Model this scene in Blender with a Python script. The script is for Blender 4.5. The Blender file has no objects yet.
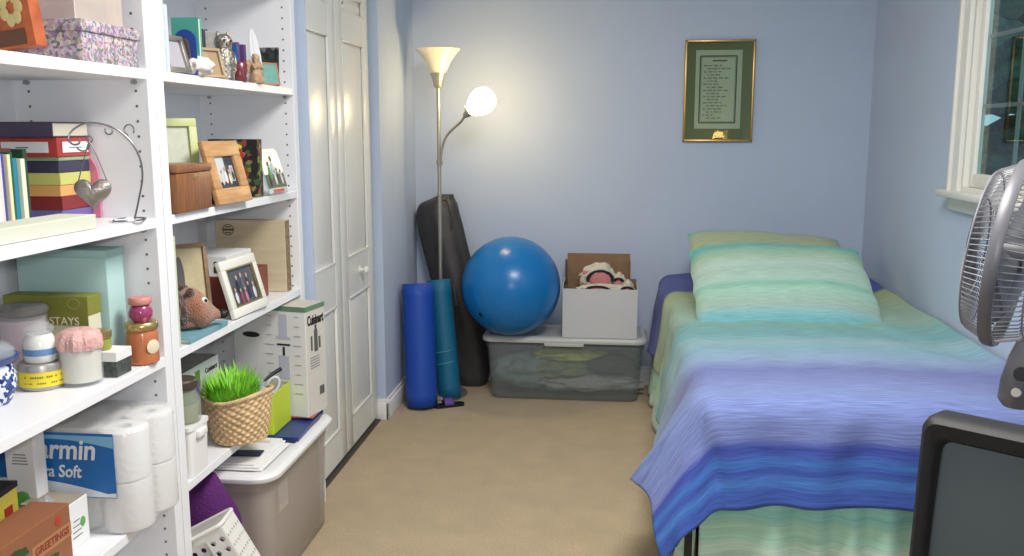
import bpy, bmesh, math, random
from mathutils import Vector, Matrix, noise
random.seed(7)
PI = math.pi
S = bpy.context.scene
COL = S.collection

# ------------------------------------------------------------------ materials
def srgb(r, g, b):
    L = .3*r+.59*g+.11*b; k = .14
    r, g, b = r+(L-r)*k, g+(L-g)*k, b+(L-b)*k
    f = lambda c: (c/255/12.92) if c/255 <= 0.04045 else ((c/255+0.055)/1.055)**2.4
    return (f(r), f(g), f(b), 1.0)

MC = {}
def mat(name, col=(200, 200, 200), rough=0.6, metal=0.0, noise_amt=0.0, nscale=20, bump=0.0, bscale=200, spec=0.5, trans=0.0, alpha=1.0, emit=None, estr=0.0, col2=None, sheen=0.0, coat=0.0):
    if name in MC: return MC[name]
    m = bpy.data.materials.new(name); m.use_nodes = True
    nt = m.node_tree; p = nt.nodes['Principled BSDF']
    p.inputs['Base Color'].default_value = srgb(*col)
    p.inputs['Roughness'].default_value = rough
    p.inputs['Metallic'].default_value = metal
    p.inputs['Specular IOR Level'].default_value = spec
    p.inputs['Transmission Weight'].default_value = trans
    p.inputs['Alpha'].default_value = alpha
    p.inputs['Sheen Weight'].default_value = sheen
    p.inputs['Coat Weight'].default_value = coat
    tc = nt.nodes.new('ShaderNodeTexCoord')
    if noise_amt > 0 or col2:
        n = nt.nodes.new('ShaderNodeTexNoise'); n.inputs['Scale'].default_value = nscale; n.inputs['Detail'].default_value = 4
        nt.links.new(tc.outputs['Object'], n.inputs['Vector'])
        r = nt.nodes.new('ShaderNodeValToRGB')
        c1 = srgb(*col); c2 = srgb(*col2) if col2 else tuple(list(c*(1-noise_amt) for c in c1[:3])+[1])
        r.color_ramp.elements[0].color = c2; r.color_ramp.elements[1].color = c1
        r.color_ramp.elements[0].position = 0.35; r.color_ramp.elements[1].position = 0.65
        nt.links.new(n.outputs['Fac'], r.inputs['Fac']); nt.links.new(r.outputs['Color'], p.inputs['Base Color'])
    if bump > 0:
        n2 = nt.nodes.new('ShaderNodeTexNoise'); n2.inputs['Scale'].default_value = bscale; n2.inputs['Detail'].default_value = 3
        nt.links.new(tc.outputs['Object'], n2.inputs['Vector'])
        b = nt.nodes.new('ShaderNodeBump'); b.inputs['Strength'].default_value = bump; b.inputs['Distance'].default_value = 0.01
        nt.links.new(n2.outputs['Fac'], b.inputs['Height']); nt.links.new(b.outputs['Normal'], p.inputs['Normal'])
    if emit:
        p.inputs['Emission Color'].default_value = srgb(*emit); p.inputs['Emission Strength'].default_value = estr
    MC[name] = m
    return m

def cell_mat(name, cols, scale=60, rough=0.6):
    """printed multicolour pattern"""
    if name in MC: return MC[name]
    m = bpy.data.materials.new(name); m.use_nodes = True
    nt = m.node_tree; p = nt.nodes['Principled BSDF']; p.inputs['Roughness'].default_value = rough
    tc = nt.nodes.new('ShaderNodeTexCoord'); v = nt.nodes.new('ShaderNodeTexVoronoi'); v.inputs['Scale'].default_value = scale
    nt.links.new(tc.outputs['Object'], v.inputs['Vector'])
    s = nt.nodes.new('ShaderNodeSeparateColor'); nt.links.new(v.outputs['Color'], s.inputs['Color'])
    r = nt.nodes.new('ShaderNodeValToRGB'); r.color_ramp.interpolation = 'CONSTANT'
    n = len(cols)
    while len(r.color_ramp.elements) < n: r.color_ramp.elements.new(0.5)
    for i, c in enumerate(cols):
        r.color_ramp.elements[i].position = i/n
    for i, c in enumerate(cols):
        r.color_ramp.elements[i].color = srgb(*c)
    nt.links.new(s.outputs[0], r.inputs['Fac']); nt.links.new(r.outputs['Color'], p.inputs['Base Color'])
    MC[name] = m
    return m

def wood_mat(name, c1, c2, axis='Z', scale=18, rough=0.4):
    if name in MC: return MC[name]
    m = bpy.data.materials.new(name); m.use_nodes = True
    nt = m.node_tree; p = nt.nodes['Principled BSDF']; p.inputs['Roughness'].default_value = rough
    tc = nt.nodes.new('ShaderNodeTexCoord'); mp = nt.nodes.new('ShaderNodeMapping')
    sc = {'X': (1, 9, 9), 'Y': (9, 1, 9), 'Z': (9, 9, 1)}[axis]
    mp.inputs['Scale'].default_value = sc
    n = nt.nodes.new('ShaderNodeTexNoise'); n.inputs['Scale'].default_value = scale; n.inputs['Detail'].default_value = 6
    r = nt.nodes.new('ShaderNodeValToRGB'); r.color_ramp.elements[0].color = srgb(*c1); r.color_ramp.elements[1].color = srgb(*c2)
    r.color_ramp.elements[0].position = .3; r.color_ramp.elements[1].position = .7
    nt.links.new(tc.outputs['Object'], mp.inputs['Vector']); nt.links.new(mp.outputs['Vector'], n.inputs['Vector'])
    nt.links.new(n.outputs['Fac'], r.inputs['Fac']); nt.links.new(r.outputs['Color'], p.inputs['Base Color'])
    MC[name] = m
    return m

def translucent_mat(name, col, alpha, rough=0.25):
    """cloudy plastic: part see-through, part milky"""
    if name in MC: return MC[name]
    m = bpy.data.materials.new(name); m.use_nodes = True
    nt = m.node_tree; p = nt.nodes['Principled BSDF']; out = nt.nodes['Material Output']
    p.inputs['Base Color'].default_value = srgb(*col); p.inputs['Roughness'].default_value = rough
    tr = nt.nodes.new('ShaderNodeBsdfTransparent'); mx = nt.nodes.new('ShaderNodeMixShader'); mx.inputs[0].default_value = alpha
    nt.links.new(tr.outputs[0], mx.inputs[1]); nt.links.new(p.outputs[0], mx.inputs[2]); nt.links.new(mx.outputs[0], out.inputs['Surface'])
    MC[name] = m
    return m

def stripe_mat(name, stops, coord_scale=1.0, rough=0.85, streak=0.35, warp=0.03, sstretch=(3, 130, 1), seam=False):
    """woven stripes along UV v; streaky threads running across (u)"""
    m = bpy.data.materials.new(name); m.use_nodes = True
    nt = m.node_tree; p = nt.nodes['Principled BSDF']; p.inputs['Roughness'].default_value = rough
    p.inputs['Specular IOR Level'].default_value = 0.15; p.inputs['Sheen Weight'].default_value = 0.1
    L = nt.links.new
    uv = nt.nodes.new('ShaderNodeUVMap'); uv.uv_map = 'UVMap'
    sep = nt.nodes.new('ShaderNodeSeparateXYZ'); L(uv.outputs['UV'], sep.inputs[0])
    mp = nt.nodes.new('ShaderNodeMapping'); mp.inputs['Scale'].default_value = sstretch; L(uv.outputs['UV'], mp.inputs['Vector'])
    n1 = nt.nodes.new('ShaderNodeTexNoise'); n1.inputs['Scale'].default_value = 1.0; n1.inputs['Detail'].default_value = 5; n1.inputs['Roughness'].default_value = .7
    L(mp.outputs['Vector'], n1.inputs['Vector'])
    ad = nt.nodes.new('ShaderNodeMath'); ad.operation = 'MULTIPLY_ADD'; ad.inputs[1].default_value = warp*2; 
    L(n1.outputs['Fac'], ad.inputs[0]); L(sep.outputs['Y'], ad.inputs[2])
    sub = nt.nodes.new('ShaderNodeMath'); sub.operation = 'SUBTRACT'; sub.inputs[1].default_value = warp
    L(ad.outputs[0], sub.inputs[0])
    r = nt.nodes.new('ShaderNodeValToRGB'); cr = r.color_ramp
    while len(cr.elements) < len(stops): cr.elements.new(0.5)
    for i, (t, c) in enumerate(stops): cr.elements[i].position = t
    for i, (t, c) in enumerate(stops): cr.elements[i].color = srgb(*c)
    L(sub.outputs[0], r.inputs['Fac'])
    # thread streaks
    mp2 = nt.nodes.new('ShaderNodeMapping'); mp2.inputs['Scale'].default_value = (sstretch[0]*2, sstretch[1]*2.2, 1); L(uv.outputs['UV'], mp2.inputs['Vector'])
    n2 = nt.nodes.new('ShaderNodeTexNoise'); n2.inputs['Scale'].default_value = 1.0; n2.inputs['Detail'].default_value = 4
    L(mp2.outputs['Vector'], n2.inputs['Vector'])
    mr = nt.nodes.new('ShaderNodeMapRange'); mr.inputs[1].default_value = .3; mr.inputs[2].default_value = .7
    mr.inputs[3].default_value = 1-streak; mr.inputs[4].default_value = 1+streak; L(n2.outputs['Fac'], mr.inputs[0])
    mx = nt.nodes.new('ShaderNodeVectorMath'); mx.operation = 'SCALE'
    L(r.outputs['Color'], mx.inputs[0]); L(mr.outputs[0], mx.inputs['Scale'])
    L(mx.outputs[0], p.inputs['Base Color'])
    bp = nt.nodes.new('ShaderNodeBump'); bp.inputs['Strength'].default_value = .15; bp.inputs['Distance'].default_value = .004
    L(n2.outputs['Fac'], bp.inputs['Height']); L(bp.outputs['Normal'], p.inputs['Normal'])
    return m

# ------------------------------------------------------------------ mesh builder
class MB:
    def __init__(s):
        s.bm = bmesh.new(); s.uvl = None
    def _mi(s, faces, mi):
        for f in faces: f.material_index = mi
    def box(s, c, d, bev=0.0, mi=0, rot=None, seg=2, face=None):
        """c centre, d dims. face: {'-y':mi,...}"""
        r = bmesh.ops.create_cube(s.bm, size=1.0); vs = r['verts']
        for v in vs: v.co = Vector((v.co.x*d[0], v.co.y*d[1], v.co.z*d[2]))
        fs = list({f for v in vs for f in v.link_faces})
        for f in fs:
            f.material_index = mi; f.normal_update()
            if face:
                n = f.normal
                for k, m_ in face.items():
                    ax = {'x': 0, 'y': 1, 'z': 2}[k[1]]; sg = -1 if k[0] == '-' else 1
                    if n[ax]*sg > .9: f.material_index = m_
        allv = vs
        if bev > 0:
            es = list({e for v in vs for e in v.link_edges})
            rr = bmesh.ops.bevel(s.bm, geom=es, offset=bev, segments=seg, affect='EDGES', profile=.5, clamp_overlap=True)
            allv = list({v for f in rr['faces'] for v in f.verts} | {v for v in vs if v.is_valid})
        M = Matrix.Translation(Vector(c))
        if rot is not None:
            M = M @ rot.to_4x4()
        for v in allv: v.co = M @ v.co
        return s
    def tube(s, pts, r, seg=8, mi=0, closed=False, cap=True):
        pts = [Vector(p) for p in pts]; n = len(pts)
        rs = r if isinstance(r, (list, tuple)) else [r]*n
        rings = []; up = None
        for i, p in enumerate(pts):
            a = pts[(i-1) % n] if (closed or i > 0) else pts[i]
            b = pts[(i+1) % n] if (closed or i < n-1) else pts[i]
            t = (b-a)
            if t.length < 1e-9: t = Vector((0, 0, 1))
            t.normalize()
            if up is None:
                up = Vector((0, 0, 1)) if abs(t.z) < .9 else Vector((1, 0, 0))
            x = t.cross(up)
            if x.length < 1e-6: x = t.cross(Vector((0, 1, 0)))
            x.normalize(); y = x.cross(t); y.normalize(); up = y
            rings.append([s.bm.verts.new(p + x*math.cos(2*PI*k/seg)*rs[i] + y*math.sin(2*PI*k/seg)*rs[i]) for k in range(seg)])
        m = n if closed else n-1
        for i in range(m):
            A = rings[i]; B = rings[(i+1) % n]
            for k in range(seg):
                f = s.bm.faces.new((A[k], A[(k+1) % seg], B[(k+1) % seg], B[k])); f.material_index = mi
        if cap and not closed:
            s.bm.faces.new(rings[0][::-1]).material_index = mi; s.bm.faces.new(rings[-1]).material_index = mi
        return s
    def lathe(s, prof, seg=32, c=(0, 0, 0), mi=0, M=None, fn=None):
        rings = []
        M = M or Matrix()
        for (r, z) in prof:
            if r < 1e-6:
                rings.append([s.bm.verts.new(M @ Vector((c[0], c[1], c[2]+z)))])
            else:
                ring = []
                for k in range(seg):
                    a = 2*PI*k/seg; rr = r*(fn(a, z) if fn else 1)
                    ring.append(s.bm.verts.new(M @ Vector((c[0]+rr*math.cos(a), c[1]+rr*math.sin(a), c[2]+z))))
                rings.append(ring)
        for A, B in zip(rings, rings[1:]):
            if len(A) == 1 and len(B) == 1: continue
            for k in range(seg):
                k2 = (k+1) % seg
                if len(A) == 1: f = s.bm.faces.new((A[0], B[k2], B[k]))
                elif len(B) == 1: f = s.bm.faces.new((A[k], A[k2], B[0]))
                else: f = s.bm.faces.new((A[k], A[k2], B[k2], B[k]))
                f.material_index = mi
        return s
    def surf(s, fn, nu, nv, cu=False, cv=False, uv=None, mi=0):
        V = [[s.bm.verts.new(Vector(fn(i/nu, j/nv))) for i in range(nu + (0 if cu else 1))] for j in range(nv + (0 if cv else 1))]
        if uv and s.uvl is None: s.uvl = s.bm.loops.layers.uv.new('UVMap')
        for j in range(nv):
            for i in range(nu):
                i2 = (i+1) % len(V[0]); j2 = (j+1) % len(V)
                try: f = s.bm.faces.new((V[j][i], V[j][i2], V[j2][i2], V[j2][i]))
                except ValueError: continue
                f.material_index = mi
                if uv:
                    q = [(i/nu, j/nv), ((i+1)/nu, j/nv), ((i+1)/nu, (j+1)/nv), (i/nu, (j+1)/nv)]
                    for l, (a, b) in zip(f.loops, q): l[s.uvl].uv = uv(a, b)
        return s
    def loft(s, rings, mi=0, cap0=True, cap1=True):
        R = [[s.bm.verts.new(Vector(p)) for p in ring] for ring in rings]
        n = len(R[0])
        for A, B in zip(R, R[1:]):
            for k in range(n):
                s.bm.faces.new((A[k], A[(k+1) % n], B[(k+1) % n], B[k])).material_index = mi
        if cap0: s.bm.faces.new(R[0][::-1]).material_index = mi
        if cap1: s.bm.faces.new(R[-1]).material_index = mi
        return s
    def blob(s, c, r, sub=3, amp=0.0, freq=4.0, mi=0, M=None):
        rr = bmesh.ops.create_icosphere(s.bm, subdivisions=sub, radius=1.0)
        for v in rr['verts']:
            n = v.co.normalized(); k = 1 + amp*noise.noise(n*freq+Vector(c)*7)
            p = Vector((n.x*r[0]*k, n.y*r[1]*k, n.z*r[2]*k))
            if M: p = M @ p
            v.co = p + Vector(c)
            for f in v.link_faces: f.material_index = mi
        return s
    def poly(s, pts, mi=0):
        s.bm.faces.new([s.bm.verts.new(Vector(p)) for p in pts]).material_index = mi
        return s
    def prism(s, outline, depth, mi=0, plane='xz', off=0.0):
        """outline 2-D points; extruded along the remaining axis from off to off+depth"""
        def P(a, b, h):
            return {'xz': (a, h, b), 'yz': (h, a, b), 'xy': (a, b, h)}[plane]
        A = [s.bm.verts.new(Vector(P(a, b, off))) for a, b in outline]; B = [s.bm.verts.new(Vector(P(a, b, off+depth))) for a, b in outline]
        s.bm.faces.new(A[::-1]).material_index = mi; s.bm.faces.new(B).material_index = mi
        n = len(A)
        for k in range(n): s.bm.faces.new((A[k], A[(k+1) % n], B[(k+1) % n], B[k])).material_index = mi
        return s
    def build(s, name, mats, parent=None, smooth=True, loc=None, rotz=0, sub=0, solid=0):
        bmesh.ops.recalc_face_normals(s.bm, faces=s.bm.faces[:])
        me = bpy.data.meshes.new(name); s.bm.to_mesh(me); s.bm.free()
        if not isinstance(mats, (list, tuple)): mats = [mats]
        for m in mats: me.materials.append(m)
        o = bpy.data.objects.new(name, me); COL.objects.link(o)
        if smooth:
            for p in me.polygons: p.use_smooth = True
            try: me.set_sharp_from_angle(angle=math.radians(38))
            except Exception: pass
        if parent: o.parent = parent
        if loc: o.location = loc
        o.rotation_euler.z = rotz
        if solid:
            md = o.modifiers.new('s', 'SOLIDIFY'); md.thickness = solid; md.offset = 0
        if sub:
            md = o.modifiers.new('d', 'SUBSURF'); md.levels = sub; md.render_levels = sub
        return o

def tag(o, label, cat, group=None, kind=None):
    o['label'] = label; o['category'] = cat
    if group: o['group'] = group
    if kind: o['kind'] = kind
    return o
def thing(name, label, cat, loc=(0, 0, 0), rotz=0, group=None):
    o = bpy.data.objects.new(name, None); COL.objects.link(o); o.empty_display_size = .05
    o.location = loc; o.rotation_euler = (0, 0, rotz)
    return tag(o, label, cat, group)
def struct(o):
    o['kind'] = 'structure'; return o
def rrect(w, d, r, z, n=6, cx=0, cy=0):
    pts = []
    for (sx, sy, a0) in ((1, 1, 0), (-1, 1, 90), (-1, -1, 180), (1, -1, 270)):
        for k in range(n+1):
            a = math.radians(a0+90*k/n)
            pts.append((cx+sx*(w/2-r)+r*math.cos(a), cy+sy*(d/2-r)+r*math.sin(a), z))
    return pts
def words(name, txt, size, M, m, parent, depth=0.0006, align='CENTER', bold=0.0, shear=0.0, sx=1.0):
    cu = bpy.data.curves.new(name, 'FONT'); cu.body = txt; cu.size = size; cu.align_x = align; cu.align_y = 'CENTER'
    cu.extrude = depth; cu.offset = bold; cu.shear = shear; cu.resolution_u = 3
    t = bpy.data.objects.new('t', cu); COL.objects.link(t)
    bpy.context.view_layer.update()
    me = bpy.data.meshes.new_from_object(t.evaluated_get(bpy.context.evaluated_depsgraph_get()))
    bpy.data.objects.remove(t); 
    me.transform(Matrix.Diagonal((sx, 1, 1, 1))); me.transform(M); me.name = name
    me.materials.clear(); me.materials.append(m)
    o = bpy.data.objects.new(name, me); COL.objects.link(o); o.parent = parent
    return o
# text planes: facing -Y (reads along +X) and facing +X (reads along +Y)
def face_my(x, y, z, tilt=0): return Matrix.Translation((x, y, z)) @ Matrix.Rotation(tilt, 4, 'Y') @ Matrix.Rotation(PI/2, 4, 'X')
def face_px(x, y, z, tilt=0): return Matrix.Translation((x, y, z)) @ Matrix.Rotation(tilt, 4, 'X') @ Matrix.Rotation(PI/2, 4, 'Z') @ Matrix.Rotation(PI/2, 4, 'X')

WALL = (183, 199, 225)
m_wall = mat('wall_paint', WALL, .75, bump=.04, bscale=300, noise_amt=.03, nscale=3, spec=.3)
m_ceil = mat('ceiling_paint', (235, 235, 232), .9)
m_trim = mat('trim_white', (232, 232, 230), .35)
m_door = mat('door_white', (226, 226, 222), .3, spec=.5)
m_shelf = mat('shelf_white', (233, 234, 238), .38, spec=.4)
m_peg = mat('peg_hole_dark', (104, 104, 108), .8)
m_black = mat('black', (22, 22, 24), .5)
m_white = mat('paper_white', (228, 228, 226), .7)
m_steel = mat('brushed_steel', (170, 168, 162), .35, metal=.9)

# ------------------------------------------------------------------ room shell
XL, XR, YB, YF, ZC = -1.05, 1.30, 4.80, -1.45, 2.44
XA = -1.425      # back of the bookcase bay
b = MB(); b.box((-.05, (YB+YF)/2, -.05), (2.9, YB-YF+.2, .1)); 
m_carpet = mat('carpet_beige', (200, 174, 134), .95, noise_amt=.1, nscale=8, bump=.9, bscale=240, spec=.1, sheen=.2)
def carpet():
    m = m_carpet; nt = m.node_tree; p = nt.nodes['Principled BSDF']
    ramp = [n for n in nt.nodes if n.type == 'VALTORGB'][0]
    tc = [n for n in nt.nodes if n.type == 'TEX_COORD'][0]
    n = nt.nodes.new('ShaderNodeTexNoise'); n.inputs['Scale'].default_value = 170; n.inputs['Detail'].default_value = 2
    nt.links.new(tc.outputs['Object'], n.inputs['Vector'])
    mr = nt.nodes.new('ShaderNodeMapRange'); mr.inputs[1].default_value = .3; mr.inputs[2].default_value = .7; mr.inputs[3].default_value = .8; mr.inputs[4].default_value = 1.12
    nt.links.new(n.outputs['Fac'], mr.inputs[0])
    v = nt.nodes.new('ShaderNodeVectorMath'); v.operation = 'SCALE'
    nt.links.new(ramp.outputs['Color'], v.inputs[0]); nt.links.new(mr.outputs[0], v.inputs['Scale']); nt.links.new(v.outputs[0], p.inputs['Base Color'])
carpet()
struct(b.build('floor', m_carpet, smooth=False))
b = MB(); b.box((-.05, (YB+YF)/2, ZC+.05), (2.9, YB-YF+.2, .1)); struct(b.build('ceiling', m_ceil, smooth=False))
b = MB(); b.box((-.05, YB+.05, ZC/2), (2.9, .1, ZC)); struct(b.build('wall_back', m_wall, smooth=False))
b = MB(); b.box((-.05, YF-.05, ZC/2), (2.9, .1, ZC)); struct(b.build('wall_front', m_wall, smooth=False))
# left wall: bay for the bookcases, return, closet opening, pier, header
DY0, DY1, DZ = 3.09, 4.06, 2.03
b = MB()
b.box((XA-.05, (YF+3.08)/2, ZC/2), (.1, 3.08-YF, ZC))
b.box(((XA-.1+XL)/2, (3.08+DY0)/2+.0, ZC/2), (XL-XA+.1, DY0-3.08, ZC))
b.box(((XA-.1+XL)/2, (DY1+YB)/2, ZC/2), (XL-XA+.1, YB-DY1, ZC))
b.box(((XA-.1+XL)/2, (DY0+DY1)/2, (DZ+ZC)/2), (XL-XA+.1, DY1-DY0, ZC-DZ))
b.box((XA-.05, (DY0+DY1)/2, DZ/2), (.1, DY1-DY0, DZ))
struct(b.build('wall_left', m_wall, smooth=False))
# right wall with window opening
WY0, WY1, WZ0, WZ1 = 2.15, 3.535, 1.145, 2.22
b = MB()
b.box((XR+.028, (YF+WY0)/2, ZC/2), (.056, WY0-YF, ZC))
b.box((XR+.028, (WY1+YB)/2, ZC/2), (.056, YB-WY1, ZC))
b.box((XR+.028, (WY0+WY1)/2, WZ0/2), (.056, WY1-WY0, WZ0))
b.box((XR+.028, (WY0+WY1)/2, (WZ1+ZC)/2), (.056, WY1-WY0, ZC-WZ1))
struct(b.build('wall_right', m_wall, smooth=False))
# baseboards
def base(name, pts):
    b = MB()
    for (x0, y0, x1, y1, nx, ny) in pts:
        cx, cy = (x0+x1)/2+nx*.007, (y0+y1)/2+ny*.007
        L_ = math.hypot(x1-x0, y1-y0)
        d = (L_, .014, .085) if abs(x1-x0) > abs(y1-y0) else (.014, L_, .085)
        b.box((cx, cy, .0425), d, bev=.004)
        d2 = (d[0], .008, .02) if abs(x1-x0) > abs(y1-y0) else (.008, d[1], .02)
        b.box((cx-nx*.003, cy-ny*.003, .093), d2, bev=.003)
    struct(b.build(name, m_trim))
base('baseboard_back', [(XL, YB, XR, YB, 0, -1)])
base('baseboard_left', [(XL, DY1-.014, XL, YB-.014, 1, 0), (XL-.055, DY1, XL+.014, DY1, 0, -1), (XL, 3.08, XL, DY0, 1, 0)])
base('baseboard_right', [(XR, YF, XR, YB-.014, -1, 0)])
base('baseboard_front', [(-1.4, YF, XR, YF, 0, 1)])

# closet doors (bifold leaves with raised panels)
def leaf(name, y0, y1, knob):
    X = -1.09; z0, z1 = .02, DZ-.01; st = .085
    b = MB(); t = .03
    b.box((X-t/2-.006, (y0+y1)/2, (z0+z1)/2), (t-.012, y1-y0-.004, z1-z0))
    zs = [(z0, .15), (.672, .838), (1.735, 1.845), (z1-.1, z1)]
    for a, c in zs: b.box((X-.0085, (y0+y1)/2, (a+c)/2), (.015, y1-y0-.004-2*st+.004, c-a))
    for ya in (y0+.002, y1-.002-st): b.box((X-.008, ya+st/2, (z0+z1)/2), (.016, st, z1-z0), bev=.001)
    for (a, c) in ((.15, .672), (.838, 1.735), (1.845, z1-.1)):
        yy0, yy1 = y0+st+.002, y1-st-.002
        # raised field with sloping edge
        w = .03; g = .012
        o = [(yy0+g, a+g), (yy1-g, a+g), (yy1-g, c-g), (yy0+g, c-g)]
        i = [(yy0+g+w, a+g+w), (yy1-g-w, a+g+w), (yy1-g-w, c-g-w), (yy0+g+w, c-g-w)]
        A = [b.bm.verts.new((X-.012, p, q)) for p, q in o]; Bv = [b.bm.verts.new((X-.002, p, q)) for p, q in i]
        for k in range(4): b.bm.faces.new((A[k], A[(k+1) % 4], Bv[(k+1) % 4], Bv[k]))
        b.bm.faces.new(Bv)
        # moulding bead
        for (p, q, dy, dz) in (((yy0+yy1)/2, a+.005, yy1-yy0, .01), ((yy0+yy1)/2, c-.005, yy1-yy0, .01)):
            b.box((X-.004, p, q), (.012, dy, dz), bev=.003)
        for p in (yy0+.005, yy1-.005): b.box((X-.004, p, (a+c)/2), (.012, .01, c-a), bev=.003)
    o = struct(b.build(name, m_door))
    if knob:
        k = MB(); M = Matrix.Translation((X, knob[0], knob[1])) @ Matrix.Rotation(PI/2, 4, 'Y')
        k.lathe([(0, 0), (.017, 0), (.017, .003), (.007, .006), (.006, .016), (.012, .02), (.017, .027), (.016, .035), (.009, .04), (0, .041)], 20, M=M)
        k.build('door_knob', m_trim, o)
    return o
leaf('door_1', DY0+.005, 3.55, None)
leaf('door_2', 3.552, DY1-.012, (3.81, .765))
b = MB(); b.box((-1.10, (DY0+DY1)/2, .003), (.05, DY1-DY0-.002, .006)); struct(b.build('trim_1', mat('track_dark', (70, 66, 60), .6)))

# window: casing, jamb, sill, sashes with muntins, glass
m_win = mat('window_white', (222, 222, 214), .4)
b = MB(); 
cw = .075
b.box((XR-.009, WY1+cw/2-.005, (WZ0+WZ1)/2+.02), (.018, cw, WZ1-WZ0+.12), bev=.004)
b.box((XR-.015, WY1+cw-.012, (WZ0+WZ1)/2+.02), (.03, .018, WZ1-WZ0+.12), bev=.004)
b.box((XR-.009, WY0-cw/2+.005, (WZ0+WZ1)/2+.02), (.018, cw, WZ1-WZ0+.12), bev=.004)
b.box((XR-.009, (WY0+WY1)/2, WZ1+cw/2-.005), (.018, WY1-WY0+2*cw, cw), bev=.004)
# jamb lining
b.box((XR+.028, WY1-.008, (WZ0+WZ1)/2), (.056, .016, WZ1-WZ0)); b.box((XR+.028, WY0+.008, (WZ0+WZ1)/2), (.056, .016, WZ1-WZ0))
b.box((XR+.028, (WY0+WY1)/2, WZ1-.008), (.056, WY1-WY0-.034, .016)); b.box((XR+.028, (WY0+WY1)/2, WZ0+.008), (.056, WY1-WY0-.034, .016))
wf = struct(b.build('window_1', m_win))
b = MB(); b.box((XR-.02, (WY0+WY1)/2, WZ0-.012), (.075, WY1-WY0+2*cw+.05, .024), bev=.006)
b.box((XR-.008, (WY0+WY1)/2, WZ0-.05), (.016, WY1-WY0+2*cw, .05), bev=.004)
b.build('window_sill', m_win, wf)
b = MB(); xs = XR+.032
y0, y1, z0, z1 = WY0+.017, WY1-.017, WZ0+.017, WZ1-.017
for (yy, w) in ((y0+.017, .034), (y1-.017, .034)): b.box((xs, yy, (z0+z1)/2), (.028, w, z1-z0), bev=.004)
for (zz, h) in ((z0+.025, .05), (z1-.02, .04)): b.box((xs, (y0+y1)/2, zz), (.027, y1-y0-.068, h), bev=.004)
b.build('window_sash', m_win, wf)
m_munt = mat('muntin_grey', (150, 160, 160), .5)
b = MB()
for zz in (1.455, 1.70, 1.95): b.box((xs+.012, (y0+y1)/2, zz), (.01, y1-y0-.08, .014))
for k in range(1, 5): b.box((xs+.012, y1-.04-k*.27, (z0+z1)/2), (.009, .014, z1-z0-.1))
b.build('muntin', m_munt, wf)
m_glass = bpy.data.materials.new('window_glass'); m_glass.use_nodes = True
nt = m_glass.node_tree; nt.nodes.remove(nt.nodes['Principled BSDF'])
gl = nt.nodes.new('ShaderNodeBsdfGlossy'); gl.inputs['Roughness'].default_value = .02; gl.inputs['Color'].default_value = (1, 1, 1, 1)
tr = nt.nodes.new('ShaderNodeBsdfTransparent'); fr = nt.nodes.new('ShaderNodeFresnel'); fr.inputs['IOR'].default_value = 1.5; mx = nt.nodes.new('ShaderNodeMixShader')
nt.links.new(fr.outputs[0], mx.inputs[0]); nt.links.new(tr.outputs[0], mx.inputs[1]); nt.links.new(gl.outputs[0], mx.inputs[2]); nt.links.new(mx.outputs[0], nt.nodes['Material Output'].inputs['Surface'])
b = MB(); b.poly([(xs, y0+.033, z0+.047), (xs, y1-.033, z0+.047), (xs, y1-.033, z1-.041), (xs, y0+.033, z1-.041)]); b.build('glass', m_glass, wf, smooth=False)

# ------------------------------------------------------------------ bookcases
SX0, SX1 = -1.418, -1.076
ZT = [2.09, 1.83, 1.486, 1.139, .798, .442, .10]      # shelf undersides
def bookcase(y0, y1, label, shelves, th=.037, name='bookcase'):
    t = thing(name, label, 'bookcase', (-1.25, (y0+y1)/2, 0)); L0 = Vector((-1.25, (y0+y1)/2, 0))
    def P(x, y, z): return (x-L0.x, y-L0.y, z)
    for ya in (y0, y1-th):
        b = MB(); b.box(P((SX0+SX1)/2, ya+th/2, 1.06), (SX1-SX0, th, 2.12), bev=.002); b.build('side_panel', m_shelf, t, smooth=False)
    b = MB(); b.box(P(SX0+.004, (y0+y1)/2, 1.06), (.007, y1-y0-2*th, 2.10)); b.build('back_panel', m_shelf, t, smooth=False)
    for z, ye in shelves:
        ye = ye or y1-th-.001
        b = MB(); b.box(P((SX0+SX1)/2+.006, (y0+th+.001+ye)/2, z+.012), (SX1-SX0-.014, ye-y0-th-.001, .024), bev=.0015); b.build('shelf', m_shelf, t, smooth=False)
    # peg holes on the two inner faces
    b = MB()
    for ya, sgn in ((y0+th, 1), (y1-th, -1)):
        for xx in (SX0+.045, SX1-.03):
            for k in range(56):
                z = .13+k*.035
                M = Matrix.Translation(P(xx, ya+sgn*.0006, z)) @ Matrix.Rotation(-sgn*PI/2, 4, 'X')
                b.lathe([(0, .0), (.0034, .0), (.0034, -.002)], 8, M=M)
    b.build('peg_hole', m_peg, t)['kind'] = 'stuff'
    # steel pegs under shelves
    for z, ye in shelves:
        if .2 < z < 2:
            for xx in (SX0+.045, SX1-.03):
                b = MB(); b.tube([P(xx, y1-th, z-.006), P(xx, y1-th-.014, z-.006)], .005, 8); b.build('shelf_peg', m_steel, t)
    return t
bookcase(1.109, 2.072, 'tall white bookcase nearest the camera, holding candles and toilet paper', [(z, None) for z in (.1, .442, .798, 1.139, 1.486, 1.83, 2.09)])
bookcase(2.076, 3.053, 'tall white bookcase beside the closet doors, holding picture frames and the wicker basket', [(.442, 2.585)]+[(z, None) for z in (.798, 1.139, 1.486, 1.83, 2.09)])
Z1, Z2, Z3, Z4 = 1.511, 1.164, .823, .467

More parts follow.
